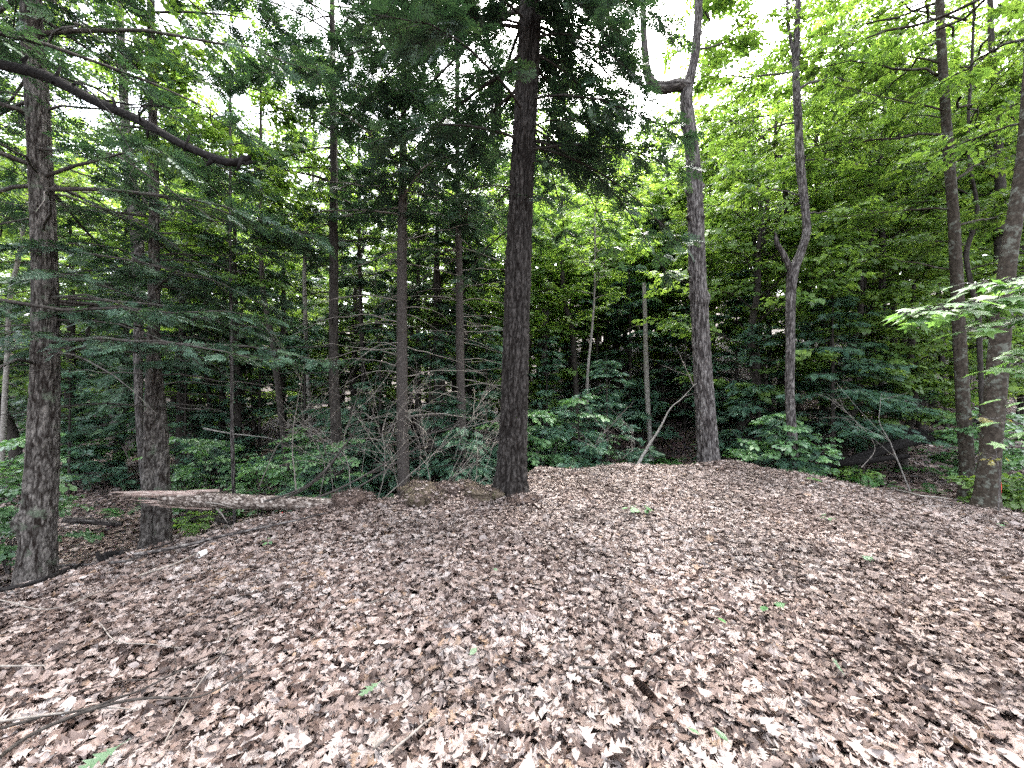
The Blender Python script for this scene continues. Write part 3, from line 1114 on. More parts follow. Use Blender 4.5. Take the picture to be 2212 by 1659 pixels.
# 9 forked tree with a broken stub
def c9(w_, l_, ax, rf):
    broadleaf(w_, l_, ax, rf, 5.0, 15, 3.4, R_(19), nl=34, lift=.4, cl=6, azf=lambda a, z: 0 if math.sin(a) < -.1 else (.6 if math.cos(a) < 0 else 1.0))
    bare_bough(w_, ax(9.0), 2.3, 2.2, R_(3), .3, -.2)
key_tree('maple_tree', 'forked gray tree with a short snapped stub, right of the knobby tree',
         [(1716, 1000, 22), (1706, 860, 21), (1707, 740, 21), (1708, 650, 22), (1713, 590, 25), (1730, 545, 20), (1742, 500, 19), (1738, 440, 19), (1728, 350, 20), (1724, 260, 18), (1719, 150, 16), (1722, 60, 15), (1724, 0, 13)], 7.7, 'bark_gray',
         kseg=60, step=.03, nc=12, ch=.12, depth=.011, ztop=13, seed=19, crown=c9, leafmat='maple',
         extra=(([(1712, 600, 18), (1702, 570, 15), (1690, 545, 13), (1680, 530, 12), (1676, 512, 8), (1674, 500, 2)], -.15, 'broken_stub'),
                ([(1722, 150, 9), (1712, 110, 8), (1702, 40, 7), (1700, -30, 6)], .1, 'limb')))

# 10 right pair
def c10(w_, l_, ax, rf):
    broadleaf(w_, l_, ax, rf, 4.2, 15, 3.4, R_(20), nl=38, lift=.35, cl=6, size=.85, azf=lambda a, z: 0 if math.sin(a) < -.2 else 1.0)
    rr = R_(33)
    for (z, az, L) in ((3.6, 3.0, 1.2), (6.3, 2.9, 1.8), (7.2, 3.2, 2.0)):
        bare_bough(w_, ax(z), az, L, rr, .25, -.1, r0=.018)
key_tree('maple_tree', 'dark double ridged maple just left of the mottled trunk',
         [(2088, 1085, 40), (2088, 1000, 36), (2080, 880, 34), (2073, 750, 32), (2066, 600, 30), (2058, 450, 27), (2048, 320, 25), (2040, 200, 23), (2034, 100, 21), (2030, 0, 20)], 6.7, 'bark_mottle',
         kseg=60, step=.03, nc=9, ch=.5, depth=.018, ztop=13, seed=21, crown=c10, leafmat='maple')

# 11 thin twisty stem
key_tree('young_maple_tree', 'thin twisting stem between the double ridged maple and the mottled trunk',
         [(2128, 1060, 14), (2122, 900, 14), (2116, 760, 14), (2112, 680, 14), (2092, 590, 13), (2088, 540, 13), (2108, 480, 12), (2110, 440, 10), (2094, 350, 9), (2092, 250, 8), (2100, 120, 7), (2104, 0, 6)], 7.6, 'bark_far',
         kseg=20, step=.06, nc=8, ch=.2, depth=.004, ztop=9.5, rtop=.02, seed=23,
         crown=lambda w_, l_, ax, rf: broadleaf(w_, l_, ax, rf, 3.8, 9, 2.0, R_(21), nl=14), leafmat='maple')

# 12 dark trunk behind
key_tree('dark_maple_tree', 'very dark trunk far behind the leaning mottled tree',
         [(2150, 1000, 22), (2155, 800, 26), (2160, 560, 30), (2162, 450, 29), (2158, 330, 22), (2150, 200, 18), (2140, 60, 15)], 9.6, 'bark_far',
         kseg=28, step=.06, nc=10, ch=.2, depth=.008, ztop=15, seed=25,
         crown=lambda w_, l_, ax, rf: broadleaf(w_, l_, ax, rf, 5.5, 14, 4.0, R_(22), nl=30, cl=6), leafmat='maple')

# 13 mottled leaning trunk
def c13(w_, l_, ax, rf):
    broadleaf(w_, l_, ax, rf, 4.8, 10.5, 2.8, R_(24), nl=26, lift=.3, cl=5, size=.85, azf=lambda a, z: 1.0 if math.sin(a) > 0 else 0)
key_tree('beech_tree', 'thick mottled lichen covered trunk leaning out of the picture at the right edge',
         [(2128, 1098, 66), (2131, 1060, 56), (2140, 960, 52), (2150, 850, 56), (2158, 760, 52), (2168, 650, 46), (2178, 560, 44), (2195, 450, 40), (2212, 330, 38), (2222, 200, 35), (2228, 80, 32)], 5.1, 'bark_mottle',
         kseg=64, step=.03, nc=10, ch=.4, depth=.003, ztop=11, seed=27, crown=c13, leafmat='maple', lump=.035, flare=.3,
         burls=((1.9, .3, .10, .03), (1.1, 3.4, .08, .03)))

# thinner stems in the middle distance
THIN = [
    ('young_maple_tree', 'thin dark stem in front of the bright leaves, left of the double ridged maple', [(2042, 880, 9), (2036, 800, 14), (2030, 700, 13), (2026, 600, 11), (2022, 480, 9)], 12.0, 'bark_far', 9, 'maple', 5),
    ('dead_tree', 'slim pale dead pole standing on the hillside between the dark tree and the knobby tree', [(1405, 965, 11), (1398, 850, 11), (1394, 720, 10), (1391, 612, 8)], 12.5, 'bark_pale', 0, None, 0),
    ('maple_tree', 'curved dark trunk among pale green leaves right of the dark tree', [(1245, 860, 12), (1240, 770, 12), (1236, 715, 12), (1222, 660, 10), (1215, 600, 9)], 13.5, 'bark_far', 11, 'maple_far', 4),
    ('maple_tree', 'leaning dark forked trunk left of the straight dark hemlock', [(620, 1010, 15), (608, 900, 15), (592, 760, 15), (578, 680, 13), (566, 600, 11)], 10.5, 'bark_far', 11, 'maple', 4.5),
    ('maple_sapling', 'thin green gray sapling stem rising behind the broken log', [(507, 1130, 8), (503, 1000, 9), (501, 880, 8), (500, 700, 7), (498, 560, 6)], 7.0, 'bark_gray', 7, 'maple', 3.2),
    ('hemlock_tree', 'short dark trunk just right of the thin sapling behind the log', [(515, 1000, 18), (514, 880, 17), (512, 800, 15), (508, 650, 12)], 12.0, 'bark_far', 10, 'hem', 3),
    ('hemlock_tree', 'thin dark trunk between the twin stemmed hemlock and the thin sapling', [(460, 990, 11), (455, 900, 11), (447, 800, 9), (444, 700, 8)], 12.5, 'bark_far', 9, 'hem', 3),
    ('birch_tree', 'pale slim trunk among hemlocks left of the straight dark hemlock', [(668, 860, 10), (662, 740, 10), (658, 600, 9), (662, 480, 8), (675, 400, 6)], 12.0, 'bark_pale', 11, 'maple_far', 6),
    ('birch_tree', 'pale slanting trunk at the far left edge behind the hemlock', [(14, 800, 14), (22, 640, 13), (40, 560, 12), (58, 440, 11), (66, 330, 9)], 9.5, 'bark_pale', 12, 'maple_far', 4.5),
    ('maple_tree', 'slim gray maple with rising forks between the knobby tree and the forked tree', [(1662, 760, 11), (1660, 680, 11), (1656, 600, 11), (1650, 520, 10), (1642, 440, 8), (1630, 350, 6)], 12.0, 'bark_gray', 10, 'maple', 4.5),
    ('hemlock_tree', 'dark leaning trunk in the leafy hollow right of the edge hemlock', [(252, 1010, 26), (258, 950, 24), (266, 890, 22), (272, 800, 18)], 13.0, 'bark_far', 11, 'hem', 4),
    ('hemlock_tree', 'slim dark stem left of the reddish conifer trunk', [(792, 960, 11), (786, 820, 11), (780, 680, 9), (776, 540, 8)], 12.5, 'bark_far', 11, 'hem', 4),
    ('hemlock_tree', 'thin dark stem right of the reddish conifer trunk', [(962, 960, 10), (955, 800, 11), (952, 680, 9), (945, 560, 8)], 11.5, 'bark_far', 9, 'hem', 4.2),
    ('maple_tree', 'slim gray trunk rising behind the pale leaves right of the dark tree', [(1176, 900, 16), (1176, 760, 15), (1180, 640, 14), (1192, 560, 11)], 16.0, 'bark_gray', 13, 'maple_far', 6),
    ('beech_tree', 'very thin pale crooked sapling right of the dark tree', [(1268, 880, 6), (1270, 800, 6), (1278, 720, 5), (1284, 640, 4)], 11.0, 'bark_pale', 6.5, 'maple_far', 4),
]
for i, (nm, lb, rows, Yd, mt, zt, lm, cz) in enumerate(THIN):
    def cc(w_, l_, ax, rf, lm=lm, zt=zt, cz=cz, i=i):
        if lm is None:
            return
        elif lm == 'hem':
            hemlock(w_, l_, ax, rf, cz, zt, 2.0, R_(60 + i), per_m=6, size=.3, tw_step=.2, dead=(.3, cz + .5, 14, 1.5))
        else:
            broadleaf(w_, l_, ax, rf, cz, zt, 2.4 if zt > 8 else 1.5, R_(60 + i), nl=16)
    kt, kq = key_tree(nm, lb, rows, Yd, mt, kseg=16, step=.12, nc=8, ch=.15, depth=.004, ztop=zt or None, rtop=.02, flare=.2, seed=30 + i, crown=cc, leafmat=lm or 'hem', lump=.04)
    if lm is None:
        rr = R_(60)
        for k in range(5):
            wb = MB()
            bare_bough(wb, axis_of(kq)(rr.uniform(.5, 3.5)), rr.uniform(0, 6.28), rr.uniform(.3, .9), rr)
            part('branch', wb, M['dead'], kt)

# ------------------------------------------------------------------ tree standing just out of the picture, with the big dead bough
t_ = thing('hemlock_tree', (-6.3, 3.3, gz1(-6.3, 3.3)), 'hemlock whose thick dark dead bough reaches in across the upper left', 'tree')
mb = MB()
path = np.array([(-6.3, 3.3, gz1(-6.3, 3.3) - .1, .2), (-6.28, 3.3, 1.5, .17), (-6.25, 3.3, 4.5, .15), (-6.2, 3.35, 9, .1), (-6.2, 3.3, 12, .05)])
q = trunk_mesh(mb, path, 48, .06, 14, .1, .012, .3, gz1(-6.3, 3.3), (), 41)
part('trunk', mb, M['bark_hem'], t_, True)
mb = MB()
rows = [(-260, 110, 26), (-80, 125, 24), (0, 140, 24), (100, 160, 26), (200, 213, 24), (300, 262, 23), (380, 305, 21), (440, 332, 20), (490, 348, 20), (520, 352, 17), (541, 344, 12)]
path = [[-6.25, 3.3, 3.75, .05]] + [[*(P(a, b_, 3.45) + [0, 0, .02 * math.sin(a * .05)]), c * K * 3.45 / 2 * .8] for a, b_, c in rows]
trunk_mesh(mb, np.array(path), 24, .02, 9, .06, .012, 0, None, (), 43, .11)
rr = R_(44)
for (px, py) in ((60, 148), (128, 172), (250, 236), (335, 280), (410, 318), (460, 340), (525, 352)):
    a_ = P(px, py, 3.45)
    mb.tube(np.array([a_, a_ + [rr.normal(0, .02), -.02, rr.choice([-1, 1]) * .05], a_ + [rr.normal(0, .03), -.03, rr.choice([-1, 1]) * .09]]), [.03, .02, .008], 7, .4)
for k in range(6):
    a_ = P(520 + rr.uniform(0, 12), 350 + rr.uniform(-4, 6), 3.45)
    mb.tube(np.array([a_, P(548 + rr.uniform(-8, 14), 345 + rr.uniform(-12, 12), 3.45)]), [.014, .002], 5, .4)
for (px, py, az, L) in ((210, 215, .3, .9), (300, 262, -.6, .7), (440, 330, .8, .5), (150, 180, -.4, 1.1), (488, 345, 1.4, .35), (360, 290, -2.5, .5), (60, 150, .2, 1.0)):
    bare_bough(mb, P(px, py, 3.45), az, L, rr, rr.uniform(-.3, .3), rr.uniform(-.2, .6), subs=5)
part('dead_bough', mb, M['deaddark'], t_, True, label='thick dark snapped dead bough')
w_, l_ = MB(), MB()
hemlock(w_, l_, axis_of(q), rad_of(q), 4.1, 11, 3.6, R_(45), per_m=6.5, sparse=.8, droop=.3, size=.22, dead=(1.2, 4.5, 12, 2.4))
hemlock(w_, l_, axis_of(q), rad_of(q), 1.9, 2.9, 3.3, R_(46), per_m=7, sparse=.75, droop=.12, rise=.1, size=.2, shape=.25)
part('branches', w_, M['bark_far'], t_)
part('crown', l_, M['hem'], t_)

# ------------------------------------------------------------------ maple bough with large leaves entering at the right
def maple_leaf():
    pol = [(0, 1.0), (12, .62), (24, .60), (46, .92), (60, .5), (78, .45), (100, .62), (128, .32), (165, .22)]
    V = [(0, 0, 0)]
    for a_, r_ in pol:
        V.append((r_ * math.cos(math.radians(a_)), r_ * math.sin(math.radians(a_)), 0))
    n1 = len(V)
    for a_, r_ in reversed(pol[1:]):
        V.append((r_ * math.cos(math.radians(a_)), -r_ * math.sin(math.radians(a_)), 0))
    V = np.array(V)
    V[:, 0] += .2
    V[0, 0] = .2
    F = [(0, i, i + 1) for i in range(1, len(V) - 1)] + [(0, len(V) - 1, 1)]
    V[:, 2] = .10 * np.abs(V[:, 1]) - .22 * np.maximum(V[:, 0] - .3, 0) ** 2 - .12 * V[:, 1] ** 2
    return V, np.array(F)


ML = maple_leaf()


def leafy_bough(w_, l_, pts, r0, rng, n, spread, size, dirv):
    q = smooth_path(np.column_stack([pts, np.full(len(pts), .01)]), .08)[:, :3]
    w_.tube(q, np.linspace(r0, .002, len(q)), 6, .5, cap=False)
    f = rng.uniform(.1, 1, n)
    s_ = np.linspace(0, 1, len(q))
    b_ = np.stack([np.interp(f, s_, q[:, c]) for c in range(3)], -1)
    off = rng.normal(0, 1, (n, 3)) * np.array([spread, spread, spread * .22])
    e_ = b_ + off * (1.1 - .6 * f[:, None])
    mid = (b_ + e_) / 2 + np.array([0, 0, .02])
    w_.sticks(b_, mid, .0035, .0025, .5)
    w_.sticks(mid, e_, .0025, .0012, .5)
    d = norm(off * np.array([1, 1, .2]) + np.array(dirv) * spread * 1.2)
    d[:, 2] -= .25
    nn = np.array([0, 0, 1.0]) + rng.normal(0, .22, (n, 3))
    l_.inst(ML, e_, frames(d, nn), size * rng.uniform(.6, 1.15, n), np.clip(rng.normal(.5, .3, n), 0, 1))


gx0, gy0 = 4.1, 2.35
t_ = thing('maple_sapling', (gx0, gy0, gz1(gx0, gy0)), 'young maple whose large bright green leaves reach in from the right edge', 'tree')
mb = MB()
path = np.array([(gx0, gy0, gz1(gx0, gy0) - .05, .03), (gx0 - .02, gy0, 1.5, .02), (gx0 - .05, gy0, 2.3, .015), (gx0, gy0 + .05, 3.6, .006)])
trunk_mesh(mb, path, 14, .08, 8, .2, .002, .2, gz1(gx0, gy0), (), 61)
part('trunk', mb, M['bark_gray'], t_, True)
w_, l_ = MB(), MB()
rr = R_(62)
for rows, n, sp, Ys in (([(2420, 600, 2.30), (2250, 640, 2.23), (2120, 662, 2.16), (2010, 672, 2.16), (1945, 690, 2.16)], 150, .13, 0),
                        ([(2420, 590, 2.30), (2280, 600, 2.16), (2180, 612, 2.09), (2105, 620, 2.09)], 75, .10, 0),
                        ([(2420, 720, 2.30), (2300, 740, 2.23), (2210, 780, 2.16), (2150, 808, 2.16)], 45, .10, 0),
                        ([(2420, 850, 2.30), (2300, 880, 2.30), (2230, 930, 2.30), (2180, 950, 2.30)], 30, .12, 0),
                        ([(2430, 680, 2.30), (2290, 690, 2.09), (2190, 690, 2.09), (2080, 715, 2.09)], 60, .09, 0)):
    pts = np.array([P(a, b_, c) for a, b_, c in rows])
    leafy_bough(w_, l_, pts, .010, rr, n, sp, .082, (-1, 0, -.1))
part('branches', w_, M['bark_gray'], t_)
part('leaves', l_, M['near_maple'], t_)

# yellowing sprig in front of the mottled trunk
t_ = thing('maple_seedling', (6.0, 4.75, gz1(6.0, 4.75)), 'small maple with yellowing leaves in front of the foot of the mottled trunk', 'plant')
w_, l_ = MB(), MB()
z0 = gz1(6.0, 4.75)
w_.tube(np.array([(6.0, 4.75, z0 - .03), (6.02, 4.75, z0 + .5), (5.98, 4.77, z0 + .95)]), [.008, .006, .003], 6, .5)
for (px, py, n) in ((2125, 905, 10), (2150, 990, 8)):
    pts = np.array([[6.0, 4.75, P(px, py, 4.7)[2]], P(px, py, 4.7), P(px - 20, py + 8, 4.65)])
    leafy_bough(w_, l_, pts, .004, rr, n, .07, .06, (-1, 0, -.3))
part('stem', w_, M['bark_gray'], t_)
part('leaves', l_, M['yellowing'], t_)
# ------------------------------------------------------------------ shrubs and young growth
def shrub_meshes(seed, H, R, n_st, per):
    rng = R_(seed)
    w_, l_ = MB(), MB()
    SP, SD = [], []
    for i in range(n_st):
        az = rng.uniform(0, 6.28)
        d = np.array([math.cos(az), math.sin(az), 0])
        n = 8
        s_ = np.linspace(0, 1, n)
        h = H * rng.uniform(.6, 1.0)
        pts = d[None] * (R * .55 * s_ ** 1.4 * rng.uniform(.3, 1.2))[:, None] + np.cumsum(rng.normal(0, .02, (n, 3)), 0)
        pts[:, 2] = h * (s_ - .12 * s_ ** 2)
        w_.tube(pts, np.linspace(.011, .003, n), 5, .5, cap=False)
        for k in range(int(5 * per)):
            f = rng.uniform(.3, 1)
            b_ = np.array([np.interp(f, s_, pts[:, c]) for c in range(3)])
            a = rng.uniform(0, 6.28)
            L = R * .55 * rng.uniform(.5, 1.1) * (1.15 - .5 * f)
            dd = np.array([math.cos(a), math.sin(a), rng.uniform(-.02, .3)])
            bp = np.array([b_ + dd * L * t_ - np.array([0, 0, .2 * L * t_ * t_]) for t_ in np.linspace(0, 1, 5)])
            w_.sticks(bp[:-1], bp[1:], .004, .0025, .5)
            m_ = max(3, int(L / .085))
            t_ = rng.uniform(.15, 1, m_)
            SP.append(np.stack([np.interp(t_, np.linspace(0, 1, 5), bp[:, c]) for c in range(3)], -1))
            aa = a + rng.choice([-1, 1], m_) * rng.uniform(.1, .9, m_)
            SD.append(np.stack([np.cos(aa), np.sin(aa), rng.normal(-.05, .12, m_)], -1))
    SP, SD = np.concatenate(SP), np.concatenate(SD)
    n = len(SP)
    Rm = frames(SD, np.array([0, 0, 1.0]) + rng.normal(0, .2, (n, 3)))
    ti = rng.randint(0, 4, n)
    sz = rng.uniform(.7, 1.1, n)
    a = np.clip(rng.normal(.5, .25, n), 0, 1)
    for i in range(4):
        k_ = ti == i
        l_.inst(DCS[i], SP[k_], Rm[k_], sz[k_], a[k_])
    return w_.mesh('stems', M['bark_gray']), l_.mesh('foliage', M['maple_far' if seed == 84 else ('shrub' if seed % 2 else 'maple')])


SHR = [shrub_meshes(80, 1.5, 1.3, 5, 1.0), shrub_meshes(81, 2.2, 1.6, 6, 1.2), shrub_meshes(82, 1.1, 1.1, 4, 1.0), shrub_meshes(83, 3.0, 1.9, 5, 1.5), shrub_meshes(84, 3.0, 2.0, 5, 1.5)]


def young_hem(seed, H, R, per_m, size, tw, z0=.25):
    rng = R_(seed)
    w_, l_ = MB(), MB()
    path = np.array([(0, 0, -.1, .012 * H), (.02, 0, H * .5, .007 * H), (0, .02, H, .004)])
    trunk_mesh(w_, path, 8, .3, 6, .2, .0, .1, 0, (), seed)
    wb = MB()
    hemlock(wb, l_, lambda z: np.array([0, 0, z]), lambda z: .01, z0, H, R, rng, per_m=per_m, droop=.22, rise=.12, size=size, tw_step=tw, shape=.8, minL=.15)
    return w_.mesh('trunk', M['bark_far'], True), wb.mesh('branches', M['bark_far']), l_.mesh('foliage', M['hem_young'])


YH = [young_hem(90, 4.2, 1.7, 14, .2, .12), young_hem(91, 2.4, 1.1, 18, .17, .11), young_hem(92, 5.5, 2.0, 12, .24, .14), young_hem(93, 1.2, .7, 22, .14, .1), young_hem(94, 5.5, 1.9, 14, .22, .13, 1.3)]


def place(kind, meshes, names, x, y, label, cat, group, s_, rz, matparts=None):
    t_ = thing(kind, (x, y, gz1(x, y)), label, cat, group, rz, s_)
    for nm, me in zip(names, meshes):
        obj(nm, me, t_)
    return t_


def at(px, Yd):
    return (px - 1106) * K * Yd


# px, distance, variant, scale, label
SH = [
    (20, 5.6, 1, .9, 'blue green leafy shrub left of the edge hemlock trunk'),
    (-60, 6.6, 3, .9, 'tall leafy shrub cut off by the left edge behind the hemlock'),
    (165, 10.8, 1, .9, 'broad leaved shrub in the hollow right of the edge hemlock'),
    (405, 8.4, 1, .6, 'leafy shrub right of the twin stemmed hemlock'),
    (470, 8.6, 3, .8, 'tall shrub with layered leaves behind the middle of the log'),
    (560, 7.6, 1, .75, 'shrub with flat leaf layers behind the boughs of the log'),
    (690, 7.2, 3, .72, 'tall pale leaved shrub left of the straight dark hemlock'),
    (640, 9.5, 1, 1.0, 'dense shrub behind the pale leaved shrub'),
    (440, 7.0, 2, .55, 'low green shrub close behind the fallen log'),
    (300, 12.5, 3, 1.0, 'tall shrub deep in the hollow behind the crooked gray tree'),
    (100, 12.0, 3, 1.0, 'tall shrub deep in the hollow behind the edge hemlock'),
    (1180, 9.6, 3, 1.05, 'pale green shrub just right of the dark tree'),
    (1245, 11.5, 1, 1.0, 'smaller pale shrub right of the dark tree'),
    (1660, 8.3, 1, .9, 'leafy shrub between the knobby tree and the forked tree'),
    (1740, 7.9, 3, .5, 'shrub whose leaf layers cover the foot of the forked tree'),
    (1850, 8.3, 2, .6, 'shrub with flat leaf layers over the dark hollow'),
    (2185, 5.9, 2, 1.0, 'leafy shrub behind the foot of the mottled trunk'),
    (2260, 6.2, 3, .8, 'tall leafy shrub cut off by the right edge'),
    (2140, 8.2, 1, 1.0, 'leafy shrub seen between the two right trunks'),
    (1900, 12.5, 4, 1.1, 'tall bright shrub on the slope beyond the black logs'),
    (2090, 12.5, 4, 1.2, 'tall bright shrub far behind the double ridged maple'),
    (2200, 13.0, 4, 1.2, 'tall bright shrub far back at the right edge'),
    (2000, 16.0, 4, 1.4, 'yellow green bush farthest back left of the double ridged maple'),
]
rng = R_(5)
for (px, Yd, v, s_, lb) in SH:
    place('shrub', SHR[v], ('stems', 'foliage'), at(px, Yd), Yd, lb, 'shrub', 'leafy shrubs round the mound', s_, rng.uniform(0, 6.28))

YHP = [
    (1800, 9.0, 4, .85, 'dark conical young hemlock right of the forked tree'),
    (1890, 11.0, 4, .8, 'dark young hemlock behind the conical one'),
    (1725, 11.0, 2, .9, 'young hemlock right behind the forked tree'),
    (1640, 10.2, 0, .95, 'green young hemlock right of the knobby tree'),
    (1590, 12.5, 2, 1.0, 'taller young hemlock behind the knobby tree'),
    (1310, 10.0, 0, .8, 'young hemlock in the gap right of the dark tree'),
    (1250, 9.0, 1, .95, 'small bushy hemlock right of the dark tree'),
    (1360, 14.5, 2, 1.2, 'dark young hemlock on the hillside left of the pale dead pole'),
    (1430, 16.0, 2, 1.2, 'dark young hemlock on the hillside right of the pale dead pole'),
    (1480, 13.5, 0, 1.1, 'dark young hemlock left behind the knobby tree'),
    (1290, 15.5, 2, 1.1, 'dark young hemlock on the hillside right of the curved trunk'),
    (1050, 10.5, 2, .8, 'young hemlock left behind the dark tree'),
    (930, 9.6, 0, 1.0, 'bushy young hemlock between the two conifer trunks'),
    (820, 10.5, 2, .9, 'young hemlock left of the reddish conifer trunk'),
    (760, 8.8, 1, 1.0, 'small bushy hemlock beside the straight dark hemlock'),
    (660, 11.5, 2, .9, 'young hemlock behind the pale leaved shrub'),
    (560, 12.5, 2, .9, 'young hemlock behind the leaning forked trunk'),
    (1000, 8.3, 3, 1.3, 'tiny hemlock behind the dead brush'),
    (700, 7.4, 3, 1.2, 'tiny hemlock behind the thin end of the log'),
    (400, 10.8, 0, .9, 'bushy young hemlock right of the twin stemmed hemlock'),
    (150, 10.0, 0, .8, 'bushy young hemlock in the hollow right of the edge hemlock'),
    (1700, 8.0, 3, 1.2, 'tiny hemlock at the rim beside the forked tree'),
    (1395, 8.9, 3, .8, 'tiny hemlock at the rim below the pale dead pole'),
    (1180, 12.5, 2, .8, 'young hemlock behind the pale green shrub'),
]
for (px, Yd, v, s_, lb) in YHP:
    place('young_hemlock', YH[v], ('trunk', 'branches', 'foliage'), at(px, Yd), Yd, lb, 'young hemlock', 'young hemlocks under the trees', s_, rng.uniform(0, 6.28))

# ferns behind the rim
def frond(seed):
    r = random.Random(seed)
    V, F = [], []
    for i in range(12):
        x_ = .15 + .8 * i / 11
        z_ = .55 * x_ - .5 * x_ * x_
        for sg in (-1, 1):
            L = .26 * math.sin(math.pi * min(.98, x_ * .8 + .2)) + .03
            a = sg * math.radians(75)
            k = len(V)
            for (u_, v_, w_) in ((0, 0, 0), (.4, .028, .01), (1, 0, -.05), (.4, -.028, .01)):
                V.append((x_ + L * u_ * math.cos(a) - v_ * math.sin(a), L * u_ * math.sin(a) + v_ * math.cos(a), z_ + w_))
            F.append((k, k + 1, k + 2, k + 3))
    return np.array(V), np.array(F)


FR = frond(1)
mb = MB()
rng = R_(101)
cx = np.concatenate([rng.uniform(.4, 5.0, 420), rng.uniform(5.5, 12, 25), rng.uniform(-9, -2, 30)])
cy = np.concatenate([rng.uniform(8.0, 12.5, 420), rng.uniform(7.5, 12, 25), rng.uniform(7.2, 12, 30)])
for k in range(6):
    n = len(cx)
    a = rng.uniform(0, 6.28, n)
    d = np.stack([np.cos(a), np.sin(a), rng.uniform(.1, .5, n)], -1)
    mb.inst(FR, np.stack([cx, cy, gz(cx, cy)], -1), frames(d, np.array([0, 0, 1.0]) + rng.normal(0, .15, (n, 3))), rng.uniform(.25, .5, n), rng.rand(n))
obj('ferns', mb.mesh('ferns', M['fern']), kind='stuff', label='green ferns and low growth in the hollow behind the mound')

# ------------------------------------------------------------------ background trees: built once, copied
def bg_broad(seed, H, z0, R, nl, lm, cl, wob=.2):
    rng = R_(seed)
    w_, l_ = MB(), MB()
    zs = np.linspace(-.3, H, 7)
    path = np.stack([np.cumsum(rng.normal(0, wob, 7)) * .6, np.cumsum(rng.normal(0, wob, 7)) * .6, zs, np.linspace(.15, .03, 7)], -1)
    path[0, :2] = path[1, :2] = 0
    q = trunk_mesh(w_, path, 12, .25, 8, .3, .006, .3, 0, (), seed)
    broadleaf(w_, l_, axis_of(q), rad_of(q), z0, H, R, rng, nl=nl, cl=cl, sub=8, lift=.45, size=1.4 if H < 8 else 1.1)
    return w_.mesh('trunk', M['bark_far'], True), l_.mesh('crown', M[lm])


def bg_hem(seed, H, z0, R, per_m, size, tw, dead):
    rng = R_(seed)
    w_, l_ = MB(), MB()
    path = np.array([(0, 0, -.3, .17), (.05, 0, H * .3, .13), (0, .05, H * .7, .07), (0, 0, H, .015)])
    q = trunk_mesh(w_, path, 12, .25, 9, .12, .006, .25, 0, (), seed)
    hemlock(w_, l_, axis_of(q), rad_of(q), z0, H, R, rng, per_m=per_m, size=size, tw_step=tw, droop=.3, dead=(.8, z0 + 1, dead, 2.0))
    return w_.mesh('trunk', M['bark_far'], True), l_.mesh('crown', M['hem'])


BB = [bg_broad(200, 14, 4.5, 3.6, 34, 'maple_far', 4), bg_broad(201, 16, 6, 4.0, 30, 'maple_far', 4), bg_broad(202, 11, 2.2, 3.0, 32, 'maple_far', 6, .3),
      bg_broad(203, 7, 1.0, 2.3, 24, 'maple_far', 5, .25), bg_broad(204, 18, 5, 4.6, 36, 'maple_far', 4)]
BH = [bg_hem(210, 13, 2.5, 2.8, 4.5, .32, .24, 26), bg_hem(211, 16, 4.0, 3.0, 4.0, .34, .26, 30), bg_hem(212, 9, 1.0, 2.5, 7, .32, .22, 14)]
NAMES = {0: 'the edge hemlock', 1: 'the twin stemmed hemlock', 2: 'the thin sapling behind the log', 3: 'the straight dark hemlock', 4: 'the reddish conifer trunk',
         5: 'the dark tree at the rim', 6: 'the pale dead pole', 7: 'the knobby tree', 8: 'the forked tree', 9: 'the double ridged maple', 10: 'the right edge'}
MARKS = [95, 332, 501, 721, 868, 1110, 1396, 1512, 1710, 2072, 2212]
ORD = ['', 'second ', 'third ', 'fourth ', 'fifth ', 'sixth ', 'seventh ', 'eighth ', 'ninth ', 'tenth ', 'eleventh ', 'twelfth ', 'thirteenth ', 'fourteenth ', 'fifteenth ']
# (px, distance, kind, variant, scale)
BG = []
rng = R_(300)


def bgx(px, Yd, k, v, s_):
    BG.append([px, Yd, k, v, s_])


# left: mostly hemlock; right: mostly broadleaf
for (px, Yd, k, v, s_) in [
    (30, 10.5, 'b', 2, .9), (110, 13, 'b', 1, .85), (480, 13.5, 'b', 0, .8), (150, 12.5, 'h', 2, 1.0), (390, 11.5, 'h', 2, .95), (420, 14.5, 'b', 2, 1.0),
    (540, 15.5, 'b', 3, 1.1), (610, 13.5, 'h', 0, .75), (770, 15, 'b', 2, .95), (905, 14, 'h', 1, .72),
    (1010, 13, 'b', 2, .9), (945, 11.5, 'h', 2, .95), (1100, 14, 'b', 3, 1.2), (1160, 15, 'b', 3, 1.3), (1240, 17, 'b', 2, .95), (1330, 18, 'b', 3, 1.3),
    (1420, 19, 'b', 3, 1.5), (1510, 16.5, 'b', 3, 1.2), (1600, 11, 'b', 3, 1.1), (1690, 13, 'b', 2, 1.0), (1640, 12.5, 'b', 0, .8), (1780, 13.5, 'b', 0, .9), (1900, 11.5, 'b', 1, .75), (2010, 14.5, 'b', 0, .95), (2210, 13.5, 'b', 0, 1.0), (1850, 12, 'b', 2, .85),
    (1930, 15, 'b', 0, .9), (1990, 12.5, 'b', 2, .9), (2060, 15.5, 'b', 1, .85), (2140, 12.5, 'b', 2, 1.0), (2290, 11, 'b', 2, 1.0), (1820, 10.5, 'b', 3, .9),
    (1950, 10.0, 'b', 3, .8), (-40, 16, 'b', 1, .9), (300, 17, 'h', 1, .85)]:
    bgx(px, Yd, k, v, s_)
